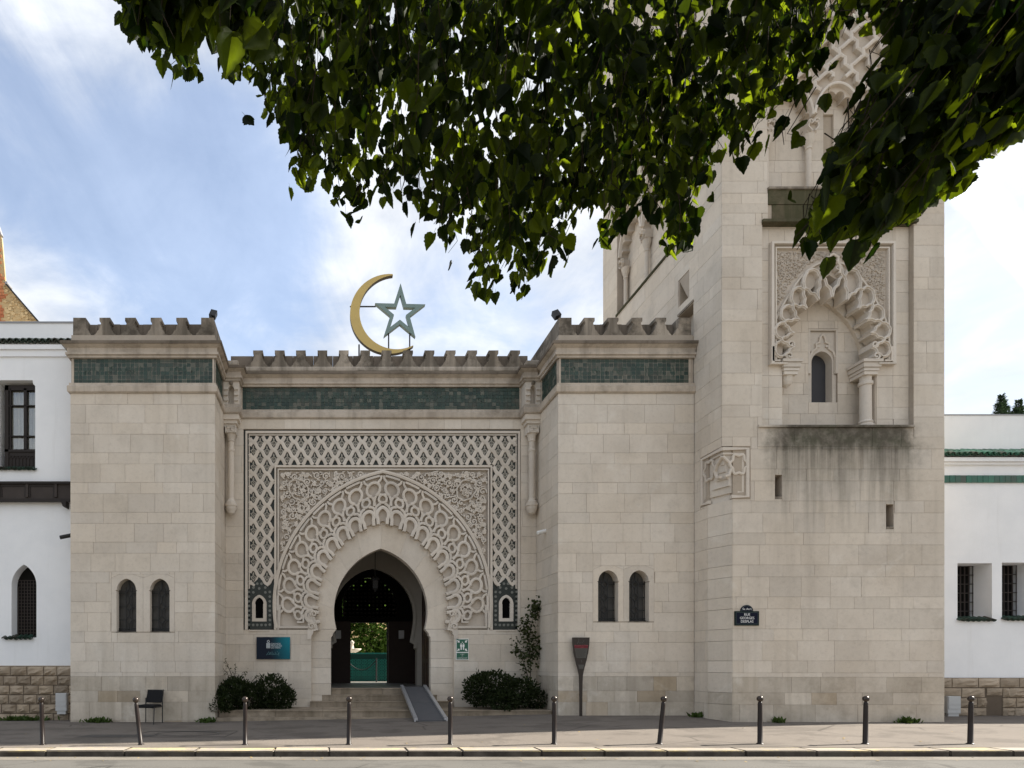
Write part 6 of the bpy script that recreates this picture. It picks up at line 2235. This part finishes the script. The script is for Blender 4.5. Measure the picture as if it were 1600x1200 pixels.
its = []
for k in range(15000):
    d = Vector((ru.gauss(0, 1), ru.gauss(0, 1), ru.gauss(0, 1))).normalized()
    r = ru.uniform(0.55, 1.0) * (1 + 0.12 * math.sin(5 * d.x + 4 * d.z))
    p = Vector((2.2 + d.x * 3.4 * r, 34 + d.y * 2.4 * r, 3.9 + d.z * 3.1 * r))
    its.append((SV, rand_matrix(p, d, ru.uniform(0.14, 0.3))))
join_instances(its, 'crown', M['garden'], cb_, 'stuff')
MB().tube([(2.4, 34, 0.7), (2.4, 34, 3.5)], 0.14, 8, 0.08).build('trunk', M['bark'], cb_)
far = thing('courtyard_wall', 'plain far wall of the courtyard beyond the trees', 'wall', (2, 48, 0.7))
MB().box(-14, 18, 48, 48.5, 0.5, 9).build('wall', M['rubble'], far)

# ------------------------------------------------------------------ street furniture
def bollard(px, py, lean, label, first=[None]):
    Y = 13.05
    x_ = wx(px, Y)
    if first[0] is None:
        b = thing('bollard', label, 'bollard', (0, 0, 0), 'bollards along the kerb')
        H = 0.86
        p1 = MB().lathe([(0.070, -0.05), (0.070, 0.005), (0.058, 0.012), (0.047, 0.02), (0.043, 0.5), (0.041, H - 0.06), (0.038, H - 0.02), (0.026, H)], (0, 0, 0), 16).build('post', M['bollard'], b, smooth=True)
        p2 = MB().lathe([(0.026, H - 0.005)] + [(0.062 * math.sin(t), H + 0.058 - 0.062 * math.cos(t)) for t in [0.5 + i * 0.29 for i in range(10)]] + [(0.001, H + 0.12)], (0, 0, 0), 16).build('knob', M['steel'], b, smooth=True)
        first[0] = (b, [p1, p2])
        root = b
    else:
        b0, ch = first[0]
        root = b0.copy(); COL.objects.link(root)
        root['label'] = label
        for c in ch:
            d = c.copy(); COL.objects.link(d); d.parent = root
    root.location = (x_, Y, gz(x_, Y) + 0.003)
    root.rotation_euler = (0, R(lean), ru.uniform(0, 6))
    if lean:
        root.rotation_euler = (0, R(lean), 0)


for px, lean, label in ((66.5, -1.5, 'brown bollard standing before the rusticated plinth, leftmost of the kerb row'), (220, -6.5, 'bollard leaning left in front of the black chair'),
                        (383, 0, 'upright bollard in front of the left shrub'), (545, 0.5, 'bollard in front of the left part of the entrance steps'), (703.5, 0, 'bollard just right of the foot of the wheelchair ramp'),
                        (866, 0, 'bollard at the right end of the steps, left of the paddle sign'), (1030.5, 5.5, 'bollard leaning right in front of the right tower'), (1187.5, 0, 'bollard under the blue street name plate'),
                        (1352, 0.8, 'bollard before the right half of the minaret base'), (1516, 1.0, 'bollard before the right wing, rightmost of the kerb row')):
    bollard(px, 1164, lean, label)

# chair against the tower
ch = thing('chair', 'black fabric visitor chair on thin metal legs against the left tower', 'chair', (wx(233, 16.8), 16.8, gz(-4.6, 16.8)))
cxw, cyw, cz = wx(233.5, 16.8), 16.85, gz(-4.6, 16.85)
def cp(x_, y_, z_):
    a = R(-14)
    return (cxw + x_ * math.cos(a) - y_ * math.sin(a), cyw + x_ * math.sin(a) + y_ * math.cos(a), cz + z_)
def cbox(mb, x0, x1, y0, y1, z0, z1, tilt=0.0):
    vs_ = [cp(x_, y_ + (z_ - z0) * tilt, z_) for x_ in (x0, x1) for y_ in (y0, y1) for z_ in (z0, z1)]
    return mb.add(vs_, [(0, 1, 3, 2), (4, 6, 7, 5), (0, 4, 5, 1), (2, 3, 7, 6), (0, 2, 6, 4), (1, 5, 7, 3)])
def bevel(o, wd):
    bm_ = bmesh.new(); bm_.from_mesh(o.data)
    bmesh.ops.remove_doubles(bm_, verts=bm_.verts, dist=1e-5)
    bmesh.ops.bevel(bm_, geom=bm_.edges[:], offset=wd, segments=3, affect='EDGES')
    bm_.to_mesh(o.data); bm_.free()
    return o
bevel(cbox(MB(), -0.24, 0.24, -0.25, 0.20, 0.42, 0.50).build('seat', M['black'], ch), 0.02)
bevel(cbox(MB(), -0.225, 0.225, 0.20, 0.235, 0.54, 0.86, 0.22).build('backrest', M['black'], ch), 0.012)
fr = MB()
fr.tube([cp(-0.235, 0.21, 0.50), cp(-0.235, 0.23, 0.62), cp(-0.235, 0.31, 0.87), cp(0.235, 0.31, 0.87), cp(0.235, 0.23, 0.62), cp(0.235, 0.21, 0.50)], 0.013, 6)
fr.build('back_frame', M['iron'], ch)
for sx_ in (-0.245, 0.245):
    MB().tube([cp(sx_, 0.215, 0.66), cp(sx_, 0.215, 0.0)], 0.015, 6).build('leg', M['iron'], ch)
    MB().tube([cp(sx_, 0.2, 0.44), cp(sx_, -0.22, 0.44), cp(sx_, -0.25, 0.0)], 0.015, 6).build('leg', M['iron'], ch)

# paddle-shaped history panel
pd = thing('history_panel', 'brown paddle-shaped information panel standing against the right tower', 'information sign', (wx(908, 17.1), 17.1, 0.26))
pm2 = pmap(17.1)
L_ = [(894.8, 996), (895.4, 1008), (897, 1020), (899.8, 1032), (903.2, 1045), (905.3, 1055), (905.8, 1066), (906.2, 1090), (906.2, 1119)]
ol = L_ + [(1816.2 - x_, y_) for x_, y_ in reversed(L_)]
MB().plate([ol], pm2, -0.05, 0.0, back=True).build('panel_board', M['bronze'], pd)
def seg(y0, y1, m, nm):
    def hw(y):
        for (xa, ya), (xb, yb) in zip(L_[:-1], L_[1:]):
            if ya <= y <= yb: return 908.1 - (xa + (xb - xa) * (y - ya) / (yb - ya)) - 1.8
    MB().plate([[(908.1 - hw(y0), y0), (908.1 - hw(y1), y1), (908.1 + hw(y1), y1), (908.1 + hw(y0), y0)]], pm2, 0.0, 0.003).build(nm, m, pd)
seg(1013, 1028, M['bronze_grey'], 'text_field')
seg(1008, 1012.8, M['red_print'], 'title_band')
seg(1038.5, 1045, M['bronze_grey'], 'text_field')
mm2 = lambda u, v, d: (wx(908.1, 17.1) + u, 17.1 - 0.004 - d, v)
text_part('Mosquée de Paris', 0.052, mm2, 0, wz(1009.6, 17.1), M['pink_print'], 'lettering', pd)
text_part('1926', 0.040, mm2, 0.02, wz(1012.3, 17.1), M['pink_print'], 'lettering', pd)
sk = MB()
sk.ribbon([(902, 1006), (904, 1002), (904.5, 998)], 0.7, pm2, 0, 0.004); sk.ribbon([(904, 1003), (906, 1005.5), (908, 1003), (909.5, 1005), (912.5, 1000.5)], 0.6, pm2, 0, 0.004)
sk.ribbon([(908.5, 1031), (909, 1035)], 0.8, pm2, 0, 0.004)
sk.build('emblem', M['bronze_grey'], pd)
tl = MB()
for k in range(9):
    tl.ribbon([(899 + 0.5 * k * 0.6, 1014.6 + k * 1.45), (917 - 0.5 * k * 0.6 - (k % 3), 1014.6 + k * 1.45)], 0.45, pm2, 0.003, 0.0045)
tl.build('text_lines', M['bronze'], pd)

# blue plaque by the entrance
pq = thing('mosque_plaque', 'dark blue and teal glossy plaque with pale lettering left of the arch', 'plaque', (wx(427, YP), YP, wz(1013, YP)))
def plaque_mat():
    def build(t, p):
        P = pos(t)
        sp_ = t.n('ShaderNodeSeparateXYZ', None, Vector=P)
        fx_ = t.ramp(sp_.outputs[0], wx(420, YP), wx(456, YP))
        fz_ = t.ramp(sp_.outputs[2], wz(1032, YP), wz(996, YP), 0.55, 1.0)
        return t.mix(t.math('MULTIPLY', fx_, fz_), (0.002, 0.008, 0.022), (0.004, 0.20, 0.26))
    return principled('plaque_print', build, 0.25, 0.15)
bevel(MB().mbox(pm, 401, 453.5, 995.5, 1030, 0.02, 0.06).build('plaque_board', plaque_mat(), pq), 0.004)
pt = lambda u, v, d: (u, YP - 0.062 - d, v)
for i, s_ in enumerate(('GRANDE', 'MOSQUÉE', 'DE PARIS')):
    text_part(s_, 0.072, pt, wx(423.5, YP), wz(1007.4 + 3.0 * i, YP), M['offwhite'], 'lettering', pq, 'LEFT')
lg = MB()
lp = pmap(YP - 0.062)
lg.ribbon(circle(419.3, 1002.4, 1.7, 12), 0.8, lp, 0, 0.002, closed=True)
for k in range(5):
    lg.ribbon([(416.6 + k * 1.3, 1005.2), (416.6 + k * 1.3, 1012.5)], 0.75, lp, 0, 0.002)
for yy in (1005.2, 1007.6, 1010, 1012.5):
    lg.ribbon([(416.3, yy), (422.2, yy)], 0.55, lp, 0, 0.0015)
lg.plate([[(418.7, 1000.6), (419.3, 999.6), (419.9, 1000.6)]], lp, 0, 0.002)
lg.build('minaret_emblem', M['offwhite'], pq)
ca = MB()
for pts in ([(416.5, 1023.5), (418, 1021.5), (420, 1018), (421.5, 1022), (419.5, 1023)], [(421.5, 1022.5), (423, 1018.5), (423.3, 1023), (425, 1022.5), (425.2, 1018)], [(425.5, 1023), (427.5, 1022.5), (428, 1020)], [(428, 1023), (430, 1022.5), (430.2, 1018.5)],
            [(431, 1023), (432.5, 1021.5), (434, 1023.4), (435.5, 1020)], [(433, 1018.5), (434.2, 1018.2)], [(436, 1019), (435.5, 1025)]):
    ca.ribbon(pts, 0.5, lp, 0, 0.002)
ca.build('calligraphy', M['teal_print'], pq)

# assembly-point sign
asn = thing('assembly_point_sign', 'green and white assembly point sign on the wall right of the arch', 'sign', (wx(722, YP), YP, wz(1014, YP)))
MB().mbox(pm, 712.3, 732.2, 998, 1031.2, 0.0, 0.02).build('sign_board', M['white'], asn)
sg_ = MB().mbox(pm, 713.2, 731.3, 999, 1018.6, 0.02, 0.023)
sg_.mbox(pm, 713.2, 731.3, 1020.2, 1030.2, 0.02, 0.023)
sg_.build('green_field', M['sign_green'], asn)
pi = MB()
ip = pmap(YP - 0.0235)
def arrow(cx_, cy_, dx, dy):
    nx_, ny_ = -dy, dx
    p = lambda a, b: (cx_ + dx * a + nx_ * b, cy_ + dy * a + ny_ * b)
    pi.plate([[p(2.6, 0), p(-0.2, 2.3), p(-0.2, 0.8), p(-2.6, 0.8), p(-2.6, -0.8), p(-0.2, -0.8), p(-0.2, -2.3)]], ip, 0, 0.002)
s2 = math.sqrt(0.5)
for a, b, c, d in ((716.3, 1002.2, s2, s2), (728.2, 1002.2, -s2, s2), (716.3, 1015.4, s2, -s2), (728.2, 1015.4, -s2, -s2)):
    arrow(a, b, c, d)
for cx_, sc_ in ((720.5, 1.0), (724.2, 1.0)):
    pi.plate([circle(cx_, 1005.8, 0.85, 8)], ip, 0, 0.002)
    pi.plate([[(cx_ - 1.5, 1007), (cx_ + 1.5, 1007), (cx_ + 1.6, 1010.6), (cx_ + 1.0, 1010.8), (cx_ + 0.9, 1015.4), (cx_ - 0.9, 1015.4), (cx_ - 1.0, 1010.8), (cx_ - 1.6, 1010.6)]], ip, 0, 0.002)
pi.plate([circle(722.4, 1003.6, 0.8, 8)], ip, 0, 0.002)
pi.build('pictogram', M['white'], asn)
it = lambda u, v, d: (u, YP - 0.0235 - d, v)
for s_, yy, sz_ in (('POINT', 1023.0, 0.038), ('DE', 1025.6, 0.038), ('RASSEMBLEMENT', 1028.9, 0.040)):
    text_part(s_, sz_, it, wx(722.3, YP), wz(yy, YP), M['white'], 'lettering', asn)

# street name plate
sn = thing('street_name_plate', 'blue enamel street name plate with rounded top on the minaret wall', 'street sign', (wx(1166, YM), YM, wz(965, YM)))
bevel(MB().mbox(mm, 1147, 1185, 955, 977.5, 0.002, 0.03).build('plate', M['sign_rim'], sn), 0.004)
MB().plate([circle(1166, 955.2, 9.8, 20, PI, 2 * PI)], mm, 0.002, 0.028).build('district_cap', M['navy'], sn)
ri = MB().mbox(mm, 1148.8, 1183.2, 956.6, 975.6, 0.03, 0.032); ri.build('enamel_field', M['navy'], sn)
rr2 = MB().ribbon([(1149.4, 957.2), (1182.6, 957.2), (1182.6, 975.0), (1149.4, 975.0)], 0.5, mm, 0.031, 0.0335, closed=True)
rr2.ribbon(circle(1166, 955.2, 8.6, 20, PI, 2 * PI), 0.5, mm, 0.027, 0.030)
rr2.build('enamel_border', flat('pale_green_line', (0.05, 0.08, 0.07), 0.4), sn)
st = lambda u, v, d: (u, YM - 0.033 - d, v)
for s_, yy, sz_ in (('RUE', 962.2, 0.088), ('GEORGES', 967.6, 0.088), ('DESPLAS', 973.0, 0.088)):
    text_part(s_, sz_, st, wx(1166, YM), wz(yy, YM), M['white'], 'lettering', sn, 'CENTER', 0.95)
text_part('5e Arrt', 0.075, lambda u, v, d: (u, YM - 0.030 - d, v), wx(1166, YM), wz(953.2, YM), M['white'], 'lettering', sn)

# floodlights on the parapet corners, cameras, utility boxes
def floodlight(x_, y_, z_, rz, label):
    fl0 = thing('floodlight', label, 'floodlight', (x_, y_, z_), 'floodlights on the tower corners')
    hd = MB().box(-0.085, 0.085, -0.07, 0.07, 0.10, 0.32)
    o = hd.build('lamp_head', M['iron'], None)
    o.parent = fl0; o.matrix_parent_inverse = Matrix.Identity(4); o.rotation_euler = (R(-25), R(rz), 0)
    q = MB().tube([(0, 0, -0.02), (0, 0, 0.16)], 0.02, 6).build('bracket', M['iron'], None)
    q.parent = fl0; q.matrix_parent_inverse = Matrix.Identity(4)


floodlight(wx(328, YT), YT + 0.15, Z_TOP, 14, 'black floodlight on the right corner of the left tower parapet')
floodlight(wx(878, YT), YT + 0.15, Z_TOP, -20, 'black floodlight on the left corner of the right tower parapet')


def cctv(p, d, label, m):
    c0 = thing('security_camera', label, 'security camera', p, 'wall cameras')
    P_, D = Vector(p), Vector(d).normalized()
    MB().lathe([(0.05, -0.16), (0.055, -0.15), (0.055, 0.14), (0.04, 0.15)], P_, 10, D).build('camera_body', m, c0)
    MB().tube([P_ - D * 0.05, P_ - D * 0.2 + Vector((0, 0, 0.03)), P_ - D * 0.32 + Vector((0, 0, -0.08))], 0.022, 6).build('arm', m, c0)


cctv((wx(850, 18.2) - 0.06, 18.2, wz(831, 18.2)), (-0.95, -0.2, -0.25), 'white wall camera on the inner face of the right tower', M['white'])
cctv((wx(104.5, 17.4) - 0.08, 17.5, wz(837, 17.4)), (-0.95, -0.4, -0.3), 'dark wall camera at the left edge of the left tower', M['iron'])


def ubox(px0, px1, py0, py1, Y, lab):
    mp = pmap(Y)
    b = thing('utility_box', lab, 'utility box', (wx((px0 + px1) / 2, Y), Y, wz(py1, Y)), 'meter boxes on the plinths')
    bevel(MB().mbox(mp, px0, px1, py0, py1, -0.17, 0.0).build('box_body', M['box_grey'], b), 0.008)
    mid_ = (py0 + py1) / 2
    MB().mbox(mp, px0 + 1, px1 - 1, py0 + 1.2, mid_ - 0.4, 0.001, 0.012).build('box_door', M['box_grey'], b)
    MB().mbox(mp, px0 + 1, px1 - 1, mid_ + 0.4, mid_ + 6, 0.001, 0.012).build('box_door', M['box_grey'], b)
    MB().mbox(mp, px0 + 2, px1 - 2, py1 + 0.1, py1 + 5, -0.15, -0.02).build('box_foot', M['box_grey'], b)


ubox(86.5, 104, 1083, 1111, 17.62, 'pale grey meter box on the rusticated plinth beside the left tower')
ubox(1481, 1501.5, 1088, 1115, 17.05, 'pale grey meter box beside the minaret foot at the right wing')

# dry leaves and scraps on the pavement and road
its = []
for k in range(90):
    y_ = ru.choice((ru.uniform(11.6, 12.15), ru.uniform(12.8, 17.0)))
    x_ = ru.uniform(-8, 16)
    z_ = (ROAD_Z + 0.012) if y_ < 12.2 else gz(x_, y_) + 0.012
    if y_ > 16.4 and -0.2 < x_ < 3.3: continue
    its.append((SV, Matrix.Translation((x_, y_, z_)) @ Matrix.Rotation(ru.uniform(0, 6), 4, 'Z') @ Matrix.Rotation(ru.uniform(-.3, .3), 4, 'X') @ Matrix.Scale(ru.uniform(0.03, 0.07), 4)))
lt = join_instances(its, 'fallen_leaves', M['litter'], None, 'stuff')
lt['label'] = 'small dry leaves scattered over the pavement and gutter'; lt['category'] = 'leaves'
